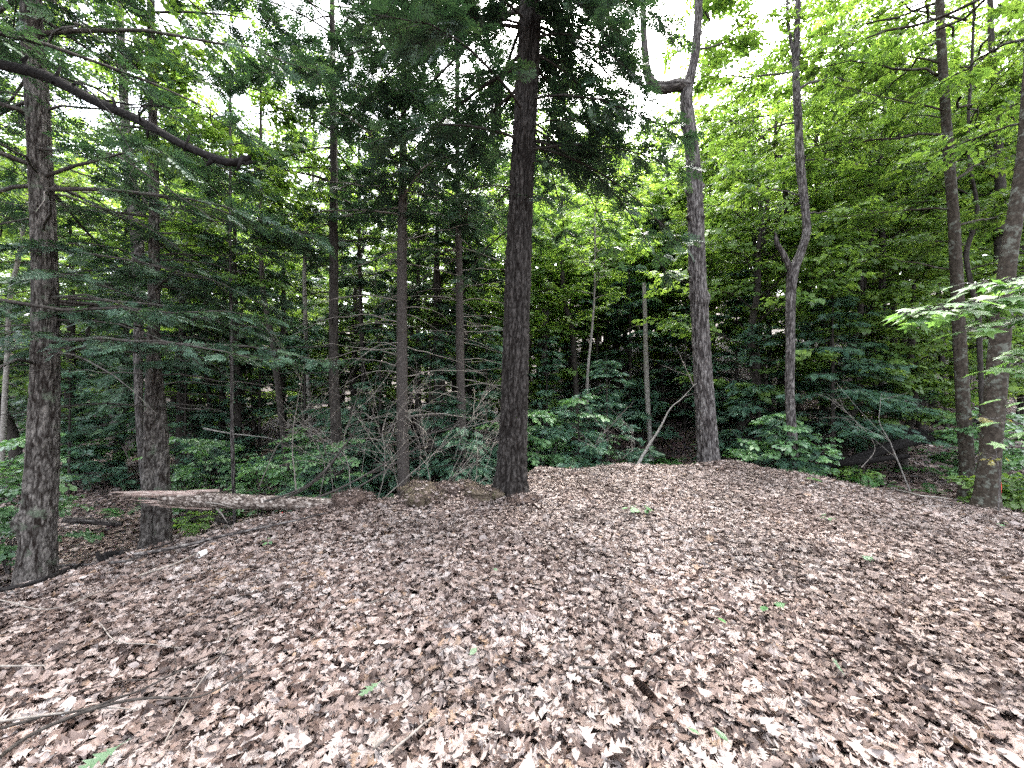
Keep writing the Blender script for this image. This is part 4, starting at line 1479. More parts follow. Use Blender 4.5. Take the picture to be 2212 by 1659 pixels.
for (px, Yd, k, v, s_) in [
    (-60, 21, 'b', 1, 1.0), (70, 20, 'h', 1, .95), (170, 22, 'b', 4, .9), (290, 23, 'b', 1, 1.0), (380, 20, 'h', 0, 1.0), (470, 22, 'b', 2, 1.2), (560, 24, 'b', 3, 1.6),
    (650, 21, 'b', 2, 1.1), (740, 22, 'h', 1, .95), (820, 20, 'b', 1, .85), (900, 22, 'b', 4, .8), (980, 20, 'h', 0, .95), (1060, 22, 'b', 1, .85), (1140, 23, 'b', 2, 1.2),
    (1220, 24, 'b', 2, 1.15), (1310, 25, 'b', 3, 1.6), (1390, 24, 'b', 3, 1.7), (1460, 26, 'b', 3, 1.6), (1540, 23, 'b', 1, .85), (1620, 20, 'b', 0, .95), (1700, 23, 'b', 4, .8),
    (1790, 21, 'b', 1, .9), (1880, 22, 'b', 0, 1.0), (1970, 20, 'b', 4, .8), (2050, 23, 'b', 1, 1.0), (2140, 21, 'b', 0, 1.0), (2240, 22, 'b', 4, .9)]:
    bgx(px, Yd, k, v, s_)
for i in range(24):
    px = -120 + i * 104 + rng.uniform(-30, 30)
    gap = 1290 < px < 1520 or 520 < px < 660
    bgx(px, rng.uniform(29, 36), 'h' if (px < 1000 and i % 3 == 0) else 'b', (1 if (px < 1000 and i % 3 == 0) else (2 if gap else int(rng.choice([0, 1, 4])))), rng.uniform(1.0, 1.25) if not gap else 1.15)
for i in range(22):
    px = -140 + i * 112 + rng.uniform(-30, 30)
    bgx(px, rng.uniform(42, 56), 'b', int(rng.choice([0, 1, 4])) if not (1290 < px < 1520) else 2, rng.uniform(1.1, 1.4))
for i in range(46):
    px = -160 + i * 55 + rng.uniform(-20, 20)
    bgx(px, rng.uniform(16, 21) if i % 2 else rng.uniform(23, 30), 'h' if (i % 4 == 1 and px < 1550) else 'b', 2 if (i % 4 == 1 and px < 1550) else 3, rng.uniform(.75, 1.2))
for i in range(34):
    px = -140 + i * 73 + rng.uniform(-25, 25)
    h = i % 3 == 0 and px < 1200
    bgx(px, rng.uniform(25, 38), 'h' if h else 'b', 2, rng.uniform(1.1, 1.5) if not (1290 < px < 1520) else .9)
for e in BG:
    e.append(int(np.searchsorted(MARKS, e[0])))
protoM = {'b': BB, 'h': BH}
from collections import defaultdict
grp = defaultdict(list)
for e in BG:
    band = 0 if e[1] < 18 else (1 if e[1] < 27 else (2 if e[1] < 40 else 3))
    grp[(e[5], band, e[2])].append(e)
BAND = ['in the middle distance', 'farther back', 'far behind', 'in the farthest row']
for (z_, band, k), es in grp.items():
    es.sort(key=lambda e: e[0])
    where = ('left of ' + NAMES[0]) if z_ == 0 else (('right of ' + NAMES[10]) if z_ >= 11 else 'between %s and %s' % (NAMES[z_ - 1], NAMES[z_]))
    if z_ >= 11:
        where = 'cut off by the right edge'
    for i, e in enumerate(es):
        px, Yd, _, v, s_, _ = e
        kind = 'hemlock' if k == 'h' else ('young maple' if v == 3 else 'maple')
        lb = '%s%s %s %s' % ((ORD[i] + ('from left, ' if i else '')) if len(es) > 1 and i else ('leftmost ' if len(es) > 1 else ''), kind, BAND[band], where)
        lb = lb[0].lower() + lb[1:]
        words_ = lb.split()
        x = at(px, Yd)
        t_ = thing('background_hemlock' if k == 'h' else 'background_maple', (x, Yd, gz1(x, Yd) - .05), ' '.join(words_[:16]), 'tree',
                   'hemlocks behind the mound' if k == 'h' else 'maples behind the mound', rng.uniform(0, 6.28), s_)
        for nm, me in zip(('trunk', 'crown'), protoM[k][v]):
            obj(nm, me, t_)

# ------------------------------------------------------------------ fallen log with its splintered end
Lp = np.array([[*P(765, 1092, 4.95), .074], [*P(700, 1090, 5.05), .082], [*P(620, 1087, 5.15), .092], [*P(540, 1085, 5.25), .095], [*P(470, 1081, 5.33), .10], [*P(400, 1078, 5.4), .10], [*P(352, 1077, 5.45), .085]])
t_ = thing('fallen_log', tuple(float(v) for v in Lp[0][:3]), 'snapped gray barked log with a long splintered end lying across the rim at left', 'log')
mb = MB()
q = trunk_mesh(mb, Lp, 56, .02, 16, .07, .012, 0, None, (), 71, .05)
part('trunk', mb, M['log'], t_, True)
mb = MB()
rr = R_(72)
for (a0, a1, px1, py0, py1, r0) in ((400, 235, 0, 1068, 1063, .05), (420, 262, 0, 1072, 1067, .04), (410, 300, 0, 1082, 1086, .04), (400, 318, 0, 1090, 1090, .035), (430, 340, 0, 1098, 1094, .03), (380, 250, 0, 1074, 1071, .03), (390, 288, 0, 1086, 1080, .03), (405, 330, 0, 1066, 1060, .035), (440, 360, 0, 1060, 1062, .03)):
    Ya, Yb = 5.38 + rr.uniform(-.06, .04), 5.5 + rr.uniform(-.03, .05)
    pa, pb = P(a0 + 30, py0, Ya), P(a1, py1, Yb)
    pts = np.array([pa + (pb - pa) * s_ for s_ in np.linspace(0, 1, 9)]) + np.concatenate([rr.normal(0, .004, (8, 3)), np.zeros((1, 3))])
    mb.tube(pts, np.array([1, 1, .97, .92, .82, .7, .55, .35, .05]) * r0 * .75, 7, .5)
part('splintered_end', mb, M['split'], t_)
for (p_, L_, sub) in (([(598, 1085), (680, 1040), (760, 940), (783, 880)], 0, 1), ([(556, 1088), (640, 1060), (700, 1020), (745, 960)], 0, 1), ([(640, 1092), (740, 1052), (850, 990), (905, 945), (980, 925)], 0, 1), ([(672, 1094), (760, 1060), (870, 990), (940, 930)], 0, 1)):
    mb = MB()
    ys = np.linspace(5.15, 4.75, len(p_))
    pts = np.array([P(a, b_, y_) for (a, b_), y_ in zip(p_, ys)])
    qq = smooth_path(np.column_stack([pts, np.full(len(pts), .01)]), .05)[:, :3]
    mb.tube(qq, np.linspace(.017, .004, len(qq)), 7, .5)
    for k in range(5):
        f = rr.randint(len(qq) // 3, len(qq))
        bare_bough(mb, qq[f], rr.uniform(-1.2, 1.2), rr.uniform(.25, .6), rr, rr.uniform(.1, .9), 0, r0=.004, subs=3)
    part('branch', mb, M['bark_red'], t_)
for (a, b_, c, d_) in ((445, 1085, 502, 1097), (468, 1098, 492, 1130), (668, 1105, 716, 1124), (590, 1105, 594, 1140)):
    mb = MB()
    pa, pb = P(a, b_, 5.22), P(c, d_, 5.1)
    mb.tube(np.array([pa, (pa + pb) / 2 + [0, 0, .015], pb]), [.014, .010, .003], 6, .5)
    part('branch_stub', mb, M['dead'], t_)

# ------------------------------------------------------------------ dead brush
def dead_limb(seed, pts2, Y0, Y1, r0, label, name='dead_branch', mat='dead', subs=9, cat='branch', group='dead brush behind the log'):
    rr = R_(seed)
    ys = np.linspace(Y0, Y1, len(pts2))
    pts = np.array([P(a, b_, y_) for (a, b_), y_ in zip(pts2, ys)])
    qq = smooth_path(np.column_stack([pts, np.full(len(pts), .01)]), .06)[:, :3]
    qq = qq + np.cumsum(rr.normal(0, .004, qq.shape), 0)
    mb = MB()
    mb.tube(qq, np.linspace(r0 * .75, .002, len(qq)), 7, .5)
    for k in range(subs):
        f = rr.randint(len(qq) // 4, len(qq) - 1)
        d = qq[min(f + 1, len(qq) - 1)] - qq[f]
        az = math.atan2(d[1], d[0]) + rr.choice([-1, 1]) * rr.uniform(.3, 1.4)
        bare_bough(mb, qq[f], az, rr.uniform(.3, .8), rr, rr.uniform(.2, 1.3), rr.uniform(-.3, .5), r0=.004, subs=4)
    return solo(name, mb, M[mat], label, cat, group)


dead_limb(401, [(640, 1060), (632, 980), (640, 900), (655, 840), (662, 790)], 6.2, 6.0, .016, 'pale upright dead stem rising behind the log left of its boughs')
dead_limb(402, [(560, 1050), (600, 960), (640, 930), (700, 870), (760, 840)], 6.4, 6.2, .010, 'pale thin dead branch slanting up right behind the log')
dead_limb(403, [(760, 1090), (752, 1010), (740, 960), (752, 900), (800, 850)], 5.9, 5.9, .010, 'crooked dead stem beside the thin end of the log')
dead_limb(404, [(815, 1085), (830, 1000), (822, 930), (846, 870)], 6.0, 6.1, .009, 'forked dead stem rising left of the reddish conifer trunk')
dead_limb(405, [(805, 1100), (880, 1030), (960, 960), (1030, 900)], 5.7, 6.3, .012, 'long dead branch slanting from the mossy clods toward the dark tree')
dead_limb(406, [(880, 1085), (930, 1060), (1000, 1040), (1085, 1065)], 5.6, 6.0, .012, 'dead branch arching low over the clods to the foot of the dark tree')
dead_limb(407, [(950, 1070), (980, 1030), (1040, 990), (1080, 945)], 6.3, 6.3, .008, 'thin dead branch leaning behind the foot of the dark tree')
dead_limb(408, [(690, 1075), (700, 1000), (668, 930), (650, 880)], 6.6, 6.6, .009, 'dead stem leaning left above the middle of the log')
dead_limb(409, [(900, 1060), (910, 960), (890, 880), (930, 800)], 7.0, 7.0, .008, 'wiry dead stem between the two conifer trunks')
dead_limb(410, [(1300, 985), (1285, 960), (1305, 930), (1300, 905)], 8.2, 8.2, .008, 'small pale dead shrub at the rim right of the dark tree', subs=12)
dead_limb(411, [(1345, 990), (1372, 965), (1366, 925)], 8.4, 8.4, .006, 'tiny pale dead shrub at the rim left of the leaning pole', subs=7)
dead_limb(412, [(1378, 1003), (1425, 925), (1450, 880), (1475, 860), (1503, 828)], 7.9, 7.75, .045, 'pale crooked dead pole leaning on the knobby tree', subs=2, name='leaning_pole', cat='dead pole', group=None, mat='bark_pale')
dead_limb(413, [(1500, 835), (1485, 800), (1460, 745)], 7.9, 8.1, .020, 'thin dead limb rising left from the top of the leaning pole', subs=2, name='dead_branch', group=None, mat='dead')
dead_limb(414, [(1965, 1060), (1940, 1000), (1925, 960), (1900, 910), (1905, 850)], 7.2, 7.4, .020, 'pale bent dead stem standing left of the double ridged maple', subs=4, group=None, mat='bark_pale')
dead_limb(415, [(1860, 1010), (1890, 965), (1840, 900), (1800, 860)], 7.6, 7.8, .010, 'thin dead branches over the dark hollow right of the forked tree', subs=8, group=None)
dead_limb(416, [(440, 925), (500, 935), (560, 943), (640, 960)], 10.5, 10.5, .035, 'pale bare log hung up in the distance behind the thin sapling', subs=1, name='distant_log', cat='log', group=None, mat='bark_pale')
for i, (px, py, Yd) in enumerate(((720, 1060, 6.6), (780, 1040, 6.9), (860, 1050, 6.6), (930, 1040, 6.8), (1010, 1045, 7.0), (1050, 1010, 7.2), (980, 990, 7.4), (830, 960, 7.2))):
    a = R_(420 + i)
    dx, dy = a.uniform(-90, 90), a.uniform(90, 190)
    dead_limb(430 + i, [(px, py), (px + dx * .4, py - dy * .5), (px + dx, py - dy)], Yd, Yd + a.uniform(-.4, .4), .007,
              '%s wiry dead stem of the brush between the log end and the dark tree' % ['leftmost', 'second', 'third', 'fourth', 'seventh', 'rightmost', 'sixth', 'fifth'][i], subs=12, name='dead_shrub')

# ------------------------------------------------------------------ sticks and small logs on the ground
def ground_stick(pts2, r0, r1, label, name='stick', mat='dead', lift=.03, seed=1, subs=0, group=None, cat='stick', knots=0):
    """pts2: pixel points; each meets the ground along its sight line"""
    rr = R_(seed)
    pts = []
    for (a, b_) in pts2:
        Yd = 1.0
        while Yd < 14:
            v = P(a, b_, Yd)
            if v[2] < gz1(v[0], v[1]) + lift:
                break
            Yd += .03
        pts.append([v[0], v[1], gz1(v[0], v[1]) + lift])
    pts = np.array(pts)
    qq = smooth_path(np.column_stack([pts, np.full(len(pts), .01)]), .04)[:, :3]
    qq = qq + np.cumsum(rr.normal(0, .0015, qq.shape), 0)
    mb = MB()
    path = np.column_stack([qq, np.linspace(r0, r1, len(qq))])
    if r0 > .015:
        trunk_mesh(mb, path, 16, .03, 8, .06, .004, 0, None, (), seed, .08)
    else:
        mb.tube(qq, path[:, 3], 7, .5)
    for k in range(subs):
        f = rr.randint(len(qq) // 4, len(qq) - 1)
        bare_bough(mb, qq[f], rr.uniform(0, 6.28), rr.uniform(.15, .4), rr, rr.uniform(0, .3), .1, r0=r0 * .4, subs=2)
    return solo(name, mb, M[mat], label, cat, group)


GS = [
    ([(0, 1585), (100, 1560), (200, 1535), (310, 1495), (380, 1460), (470, 1425), (500, 1412)], .011, .005, 'long dark stick crossing the lower left corner', 'bark_far', 2),
    ([(0, 1655), (60, 1600), (170, 1545), (300, 1520), (430, 1510), (520, 1470)], .014, .006, 'thin forked stick just below the long dark stick at lower left', 'bark_far', 3),
    ([(0, 1560), (120, 1545), (240, 1542), (300, 1545)], .010, .004, 'straight thin stick at the lower left edge', 'dead', 0),
    ([(215, 1350), (245, 1385), (300, 1395), (385, 1405)], .006, .003, 'thin curved twig left of the middle of the leaf slope', 'dead', 0),
    ([(355, 1610), (400, 1530), (440, 1470), (545, 1330)], .005, .002, 'thin pale twig lying steeply across the lower left', 'dead', 1),
    ([(300, 1245), (370, 1220), (430, 1195)], .014, .009, 'short thick stick below the twin stemmed hemlock on the slope', 'dead', 0),
    ([(445, 1350), (500, 1340), (590, 1300), (640, 1270)], .006, .003, 'slim dark twig in the middle of the left slope', 'deaddark', 2),
    ([(1250, 1446), (1290, 1447), (1308, 1448)], .011, .010, 'short thick brown stick left of the pine cone', 'bark_red', 0),
    ([(1385, 1455), (1420, 1410), (1480, 1390), (1530, 1385)], .007, .004, 'curved brown stick above the pine cone', 'bark_red', 0),
    ([(1410, 1470), (1500, 1485), (1560, 1480)], .004, .002, 'thin dark twig right of the pine cone', 'deaddark', 0),
    ([(1090, 1425), (1120, 1435), (1150, 1437)], .006, .004, 'short dark twig left of the brown stick', 'deaddark', 0),
    ([(70, 1232), (150, 1222), (245, 1218), (300, 1205)], .026, .018, 'mossy gray branch lying at the foot of the edge hemlock', 'bark_gray', 0),
    ([(0, 1275), (60, 1262), (130, 1240), (180, 1215)], .026, .018, 'dark branch lying at the far left below the edge hemlock', 'deaddark', 1),
    ([(262, 1190), (330, 1180), (380, 1165)], .018, .010, 'dark stick at the foot of the twin stemmed hemlock', 'deaddark', 2),
    ([(290, 1200), (380, 1185), (480, 1160), (600, 1135), (700, 1112)], .032, .012, 'long dark weathered branch along the rim under the log', 'bark_gray', 2),
    ([(700, 1330), (800, 1300), (870, 1270)], .004, .002, 'thin twig on the leaves below the mossy clods', 'dead', 2),
    ([(880, 1545), (940, 1500), (1010, 1520)], .004, .002, 'thin twig near the green oak leaf at lower centre', 'deaddark', 1),
    ([(1925, 1056), (2000, 1070), (2100, 1082), (2212, 1112)], .022, .012, 'pale barkless branch lying along the right rim', 'bark_pale', 0),
    ([(0, 1445), (60, 1440), (100, 1437)], .010, .006, 'short pale stick at the left edge of the leaf slope', 'dead', 0),
    ([(0, 1300), (110, 1325), (240, 1270)], .008, .004, 'thin dead twig along the left leaf slope', 'dead', 1),
    ([(840, 1640), (900, 1580), (930, 1560)], .009, .007, 'short pale stick at the bottom left of centre', 'dead', 0),
]
for i, (p_, r0, r1, lb, mt, sb) in enumerate(GS):
    ground_stick(p_, r0 * .6, r1 * .6, lb, mat=mt, seed=500 + i, subs=sb, lift=.095 + r0 * .5, group='sticks lying on the leaves', cat='stick')

def big_log(rows, label, mat='deaddark', name='rotting_log'):
    mb = MB()
    path = np.array([[*P(a, b_, y_), r_] for a, b_, y_, r_ in rows])
    trunk_mesh(mb, path, 28, .05, 10, .2, .012, 0, None, (), len(label), .1)
    c0 = np.array([path[0][:3]])
    # closed ends
    for e, s_ in ((0, -1), (-1, 1)):
        d = norm(path[e][:3] - path[e - s_ if e == -1 else 1][:3])
        mb.tube(np.array([path[e][:3] - d * .02, path[e][:3] + d * .02]), [path[e][3] * .97, path[e][3] * .8], 14, .3)
    return solo(name, mb, M[mat], label, 'log', 'rotting logs in the hollows', True)


big_log([(1800, 1008, 8.4, .08), (1870, 985, 8.6, .10), (1940, 960, 8.9, .11), (2010, 948, 9.2, .10)], 'black rotting log slanting up right of the forked tree')
big_log([(1880, 940, 9.8, .14), (1950, 938, 9.8, .15), (2060, 945, 9.6, .13)], 'thick black log lying level left of the double ridged maple')
big_log([(1760, 1010, 8.6, .05), (1830, 1000, 8.2, .06), (1960, 985, 8.0, .05)], 'thin black log along the rim right of the forked tree')
big_log([(140, 1122, 7.2, .055), (200, 1126, 7.4, .06), (262, 1132, 7.6, .05)], 'gray rotting log in the left hollow between the two hemlocks', 'bark_gray')
big_log([(375, 1130, 7.0, .04), (440, 1118, 7.1, .045), (500, 1130, 7.2, .04)], 'dark branch log behind the fallen log right of the twin stemmed hemlock', 'bark_far')
big_log([(2000, 900, 12.5, .16), (2070, 905, 12.6, .16), (2140, 908, 12.8, .15)], 'dark log far back on the right slope')
big_log([(560, 1020, 8.8, .09), (640, 1010, 9.2, .1), (720, 1012, 9.4, .09)], 'dark mossy log in the shade beyond the fallen log', 'bark_far')


# ------------------------------------------------------------------ mossy clods, root mat, stump
def clod(px, py, Yd, dims, seed, mat, label, cat, name, rough=.34, hairs=500):
    rr = R_(seed)
    c = P(px, py, Yd)
    dims = tuple(v * 1.15 for v in dims)
    c[2] = gz1(c[0], c[1]) + dims[2] * .35 + .05
    nu, nv = 44, 26
    u, v = np.meshgrid(np.linspace(0, 2 * np.pi, nu, endpoint=False), np.linspace(.02, np.pi - .02, nv))
    d = np.stack([np.cos(u) * np.sin(v), np.sin(u) * np.sin(v), np.cos(v)], -1)
    d = np.sign(d) * np.abs(d) ** .85
    s_ = seed * 1.7
    rad = 1.15 + rough * fbm(d[..., 0] * 1.6 + s_, d[..., 1] * 1.6, d[..., 2] * 1.6 + s_, 5) - .35 * rough * np.abs(fbm(d[..., 0] * 3 + s_, d[..., 1] * 3 + 4, d[..., 2] * 3, 3)) + .05 * vnoise(d[..., 0] * 14, d[..., 1] * 14, d[..., 2] * 14 + s_)
    V = c + d * rad[..., None] * np.array(dims)
    i = np.arange(nv - 1)[:, None] * nu
    j = np.arange(nu)[None, :]
    F = np.stack([i + j, i + nu + j, i + nu + (j + 1) % nu, i + (j + 1) % nu], -1).reshape(-1, 4)
    mb = MB()
    Vf = V.reshape(-1, 3)
    mb.add(Vf, F, rr.rand(len(Vf)))
    for row in (0, nv - 1):
        k0 = mb.n
        mb.add(Vf[row * nu:(row + 1) * nu].tolist() + [Vf[row * nu:(row + 1) * nu].mean(0).tolist()],
               [(a, (a + 1) % nu, nu) if row else ((a + 1) % nu, a, nu) for a in range(nu)], .5)
    k_ = rr.randint(0, len(Vf), hairs)
    p0 = Vf[k_]
    dd = norm(p0 - c) + rr.normal(0, .5, (hairs, 3))
    mb.sticks(p0, p0 + dd * rr.uniform(.012, .045, (hairs, 1)), .0022, .0008, rr.rand(hairs))
    o = solo(name, mb, M[mat], label, cat, 'clods and stones on the rim', False)
    up = Vf[(d.reshape(-1, 3)[:, 2] > .05)]
    kk = rr.randint(0, len(up), 70)
    lv = MB()
    for q in range(6):
        sel = kk[q::6]
        T = curl(oak(), rr, .8)
        a_ = rr.uniform(0, 6.28, len(sel))
        nn_ = norm(up[sel] - c) + rr.normal(0, .3, (len(sel), 3))
        lv.inst(T, up[sel] + nn_ * .012, frames(np.stack([np.cos(a_), np.sin(a_), 0 * a_], -1), nn_), rr.uniform(.04, .08, len(sel)), rr.uniform(.1, .8, len(sel)))
    part('dead_leaves', lv, M['litter'], o)
    return o


clod(902, 1105, 4.85, (.13, .12, .105), 1, 'moss', 'large mossy brown stone nearest the camera on the rim', 'stone', 'mossy_stone')
clod(755, 1118, 4.72, (.15, .12, .085), 2, 'peat', 'dark tangled root clod at the thin end of the log', 'clod', 'root_clod', .3, 1500)
clod(790, 1098, 4.95, (.09, .09, .06), 3, 'peat', 'small root clod right behind the dark root clod', 'clod', 'root_clod', .3, 700)
clod(905, 1075, 5.2, (.17, .10, .10), 4, 'moss', 'tilted brown slab behind the large mossy stone', 'stone', 'mossy_stone')
clod(968, 1080, 5.3, (.14, .10, .07), 5, 'peat', 'dark overhanging clod between the mossy stones', 'clod', 'root_clod', .3, 600)
clod(1000, 1072, 5.5, (.16, .10, .075), 6, 'moss', 'gray brown stone next to the overhanging clod', 'stone', 'mossy_stone')
clod(1045, 1095, 5.15, (.17, .11, .06), 7, 'moss', 'flat brown stone left of the foot of the dark tree', 'stone', 'mossy_stone')
clod(1130, 1088, 5.1, (.16, .12, .05), 8, 'peat', 'low hummock of needles at the foot of the dark tree', 'clod', 'root_clod', .25, 900)
clod(945, 1090, 5.05, (.08, .07, .05), 9, 'moss', 'small stone right of the large mossy stone', 'stone', 'mossy_stone')
clod(2030, 1150, 4.0, (.10, .06, .02), 10, 'peat', 'flat dark patch of earth on the right of the leaves', 'clod', 'root_clod', .2, 100)
clod(1665, 985, 8.0, (.25, .18, .10), 11, 'moss', 'low brown hummock behind the rim right of the knobby tree', 'clod', 'earth_hummock', .2, 100)

# hollow black stump piece
def stump(px, py, Yd, R, H, seed, label, tilt=.5, name='stump_piece'):
    rr = R_(seed)
    c = P(px, py, Yd)
    c[2] = gz1(c[0], c[1]) + .06
    k = 30
    th = np.linspace(0, 2 * np.pi, k, endpoint=False)
    top = H * (1 + .45 * fbm(np.cos(th) * 2 + seed, np.sin(th) * 2, 0, 3))
    rings = []
    for (rf, hf) in ((1.15, 0), (1.0, .5), (.95, 1.0), (.75, 1.0), (.7, .4), (.6, .08), (.02, .05)):
        r_ = R * rf * (1 + .15 * fbm(np.cos(th) * 1.5, np.sin(th) * 1.5 + seed, hf, 3))
        rings.append(np.stack([c[0] + r_ * np.cos(th), c[1] + r_ * .8 * np.sin(th) - (hf * H * tilt), c[2] + top * hf], -1))
    V = np.array(rings)
    i = np.arange(len(rings) - 1)[:, None] * k
    j = np.arange(k)[None, :]
    F = np.stack([i + j, i + (j + 1) % k, i + k + (j + 1) % k, i + k + j], -1).reshape(-1, 4)
    mb = MB()
    mb.add(V.reshape(-1, 3), F, .4)
    return solo(name, mb, M['deaddark'], label, 'stump', None)


stump(250, 1262, 3.55, .10, .10, 3, 'hollow black stump piece on the left leaf slope below the hemlock', .6)
stump(122, 1280, 3.35, .09, .05, 4, 'flat charred wood chunk at far left below the edge hemlock', .3, name='charred_chunk')

# ------------------------------------------------------------------ small things on the leaves
def on_ground(px, py, lift=.0):
    Yd = .9
    while Yd < 14:
        v = P(px, py, Yd)
        if v[2] < gz1(v[0], v[1]) + lift:
            break
        Yd += .01
    v[2] = gz1(v[0], v[1]) + lift
    return v


def lone_leaf(px, py, size, T, mat, label, name, cat, seed, tilt=.25, lift=.115, group=None, am=.4, az=None):
    rr = R_(seed)
    mb = MB()
    V, F = curl(T, rr, am)
    a = rr.uniform(0, 6.28) if az is None else az
    Rm = frames(np.array([[math.cos(a), math.sin(a), 0.0]]), np.array([[0, -.2, 1.0]]) + rr.normal(0, tilt, (1, 3)))
    mb.inst((V, F), on_ground(px, py, lift)[None], Rm, np.array([size]), [rr.rand()])
    d = Rm[0][:, 0]
    p0 = on_ground(px, py, lift) - d * size * .5
    mb.sticks([p0], [p0 - d * size * .25], .0016, .001, .2)
    return solo(name, mb, M[mat], label, cat, group)


GL = 'fresh green leaves fallen on the litter'
for i, (px, py, s_, T, lb) in enumerate([
    (798, 1490, .15, oak(), 'green oak leaf in the lower centre left of the pine cone'),
    (215, 1640, .17, oak(), 'large green oak leaf at the bottom left corner'),
    (1022, 1410, .085, ovate(), 'small rounded green leaf above the oak leaf'),
    (1557, 1590, .09, ovate(), 'green leaf near the bottom right of the pine cone'),
    (1500, 1583, .06, ovate(), 'small olive leaf left of the bottom green leaf'),
    (1812, 1440, .13, oak(), 'green leaf on the right side of the slope'),
    (1685, 1308, .12, oak(), 'dark green leaf in the middle of the right slope'),
    (1650, 1315, .10, ovate(), 'green leaf beside the dark green one on the right slope'),
    (1875, 1205, .15, oak(), 'pale green leaf upper right on the slope'),
    (1560, 1340, .08, ovate(), 'small pale green leaf left of the dark green pair'),
    (1070, 1230, .06, ovate(), 'tiny green leaf in the centre below the rim'),
]):
    lone_leaf(px, py, s_ * .75, T, 'oakgreen' if 'dark' not in lb else 'fern', lb, 'green_leaf', 'leaf', 600 + i, group=GL)
for i, (px, py, s_, lb) in enumerate([
    (1655, 1565, .12, 'curled tan oak leaf standing up at the bottom right of centre'),
    (1330, 1620, .14, 'large yellowish oak leaf arching up near the bottom centre'),
    (1270, 1590, .11, 'curled brown leaf rearing up left of the yellowish oak leaf')]):
    lone_leaf(px, py, s_, oak(), 'litter', lb, 'dead_leaf', 'leaf', 640 + i, tilt=.45, lift=.11, am=1.2, group='raised dead leaves')

# seedlings
def seedling(px, py, h, n, size, label, seed, mat='shrub', yd=None):
    rr = R_(seed)
    c = on_ground(px, py, .07)
    t_ = thing('seedling', tuple(float(v) for v in c), label, 'seedling', 'seedlings on the mound')
    w_, l_ = MB(), MB()
    P0, P1 = [], []
    for i in range(n):
        a = rr.uniform(0, 6.28)
        e = c + np.array([math.cos(a) * h * .7, math.sin(a) * h * .7, h * rr.uniform(.5, 1)])
        P0.append(c)
        P1.append(e)
        V, F = curl(ovate(), rr, .3)
        l_.inst((V, F), e[None], frames(np.array([[math.cos(a), math.sin(a), -.2]]), np.array([[0, 0, 1.0]]) + rr.normal(0, .2, (1, 3))), np.array([size * rr.uniform(.7, 1.1)]), [rr.rand()])
    w_.sticks(np.array(P0), np.array(P1), .002, .0012, .4)
    part('stem', w_, M['bark_gray'], t_)
    part('leaves', l_, M[mat], t_)


seedling(1362, 1112, .10, 9, .11, 'dark green seedling on the plateau below the rim', 701, 'fern')
seedling(1395, 1110, .08, 6, .10, 'smaller dark seedling right of its twin on the plateau', 702, 'fern')
seedling(1757, 1045, .10, 8, .10, 'bright green seedling at the rim right of the knobby tree', 703, 'near_maple')
seedling(1790, 1128, .07, 5, .07, 'tiny green seedling on the upper right of the mound', 704)
seedling(580, 1180, .06, 4, .06, 'tiny green seedling on the rim under the fallen log', 705)
seedling(2165, 1140, .06, 4, .06, 'tiny seedling at the right side of the leaves', 706)

# pine cone: a spindle of overlapping scales
c = on_ground(1391, 1490, .125)
t_ = thing('pine_cone', tuple(float(v) for v in c), 'long dark pine cone lying on the leaves right of the short thick stick', 'pine cone')
ax = norm(np.array([.35, -.85, .05]))
L = .13
core, scl = MB(), MB()
s_ = np.linspace(-.5, .5, 12)
core.tube(c + ax[None] * (s_ * L)[:, None], .014 * np.sqrt(np.maximum(.02, 1 - (s_ * 1.9) ** 2)), 10, .2)
ux = norm(np.cross(ax, [0, 0, 1.0]))
uy = np.cross(ax, ux)
for i in range(110):
    f = i / 110
    th = i * 2.399
    rr_ = .016 * math.sqrt(max(.05, 1 - (abs(f - .42) * 1.75) ** 2))
    rd = math.cos(th) * ux + math.sin(th) * uy
    b_ = c + ax * (f - .5) * L + rd * rr_ * .5
    V = np.array([(0, -.5, 0), (0, .5, 0), (.7, .6, .15), (1, 0, .35), (.7, -.6, .15), (.75, 0, -.1)]) * .014
    Rm = frames(norm(rd * .8 + ax * .5)[None], ax[None])
    scl.inst((V, np.array([(0, 1, 2, 3), (0, 3, 4, 0)])[:1]), b_[None], Rm, np.array([1.15]), [f])
    scl.inst((V[[0, 3, 4, 5]], np.array([(0, 1, 2, 3)])), b_[None], Rm, np.array([1.15]), [f])
part('core', core, M['deaddark'], t_)
part('scales', scl, M['cone'], t_)

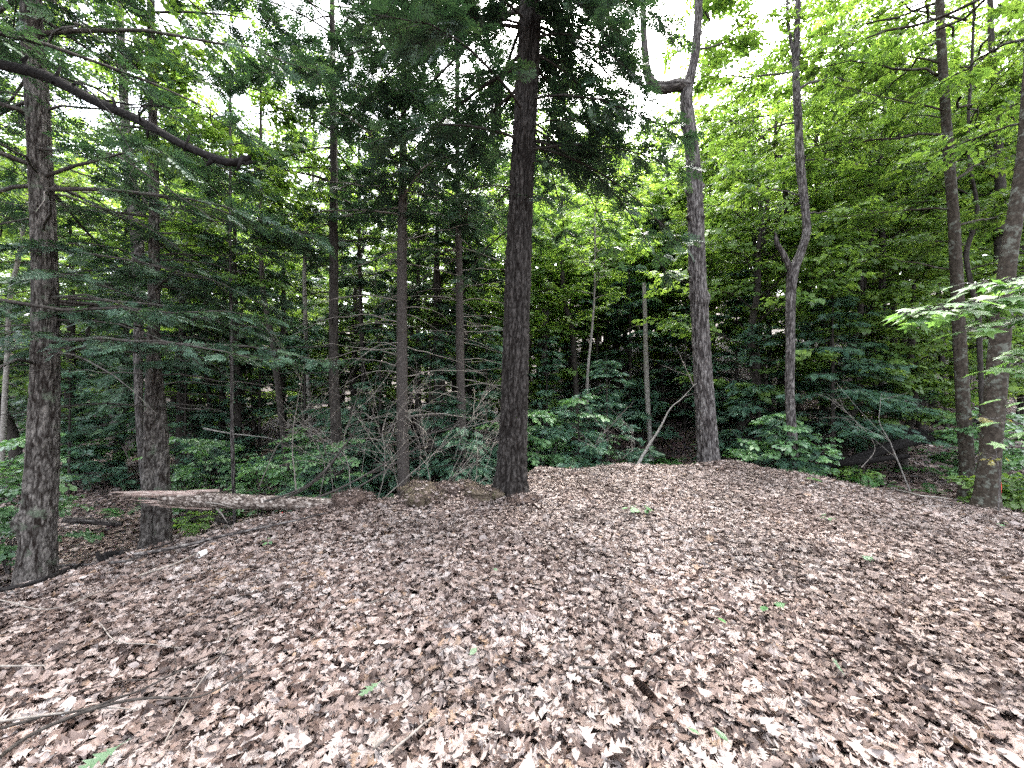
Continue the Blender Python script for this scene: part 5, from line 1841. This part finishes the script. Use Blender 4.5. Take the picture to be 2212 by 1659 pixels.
# curled white birch bark pieces
def bark_roll(px, py, R, L, az, label, seed):
    c = on_ground(px, py, .11)
    mb = MB()
    th = np.linspace(0, 5.0, 18)
    d = np.array([math.cos(az), math.sin(az), .1])
    u = np.array([-d[1], d[0], 0])
    rings = []
    for f in np.linspace(-.5, .5, 7):
        rr_ = R * (1 - .25 * f)
        rings.append(c + d * L * f + u * (rr_ * np.cos(th))[:, None] + np.array([0, 0, 1.0]) * (rr_ * np.sin(th))[:, None])
    for o_ in (0, .0025):
        V = np.array(rings) + np.array([0, 0, o_])
        k = len(th)
        i = np.arange(6)[:, None] * k
        j = np.arange(k - 1)[None, :]
        mb.add(V.reshape(-1, 3), np.stack([i + j, i + j + 1, i + k + j + 1, i + k + j], -1).reshape(-1, 4), .5)
    return solo('bark_curl', mb, M['birch' if seed < 3 else 'dead'], label, 'bark', 'curled pieces of pale bark')


bark_roll(437, 1196, .024, .06, 1.2, 'curled white birch bark on the upper left slope', 1)
bark_roll(145, 1525, .02, .05, 1.9, 'white ridged bark curl in the lower left', 2)
bark_roll(822, 1602, .010, .07, .8, 'pale bark curl at the bottom left of centre', 3)
bark_roll(1270, 1400, .008, .04, .3, 'small tan bark curl left of the pine cone', 4)

# red marking tape
def tape(pts2, Yd, wd, label):
    pts = np.array([P(a, b_, Yd) for a, b_ in pts2])
    V, F = [], []
    for i, p_ in enumerate(pts):
        s_ = wd * (1 - .3 * (i % 2))
        V += [p_ + [-s_, .004 * (i % 2), 0], p_ + [s_, -.01, .004 * i]]
    V = V + [v + np.array([0, .002, 0]) for v in V]
    n = len(pts)
    for i in range(n - 1):
        a = 2 * i
        F += [(a, a + 1, a + 3, a + 2), (a + 2 * n, a + 2 + 2 * n, a + 3 + 2 * n, a + 1 + 2 * n)]
    mb = MB()
    mb.add(np.array(V), F, .5)
    return solo('marking_tape', mb, M['tape'], label, 'tape', 'red marking tapes')


tape([(610, 1106), (606, 1114), (603, 1122), (600, 1130)], 5.6, .012, 'bit of red marking tape hanging under the fallen log')
tape([(2158, 1040), (2160, 1055), (2158, 1068), (2161, 1080)], 5.6, .02, 'red marking tape tied beside the foot of the mottled trunk')
dead_limb(450, [(262, 962), (285, 1000), (306, 1032)], 9.0, 9.0, .02, 'thin reddish branch lying in the left hollow', subs=1, name='dead_branch', group=None, mat='bark_red')
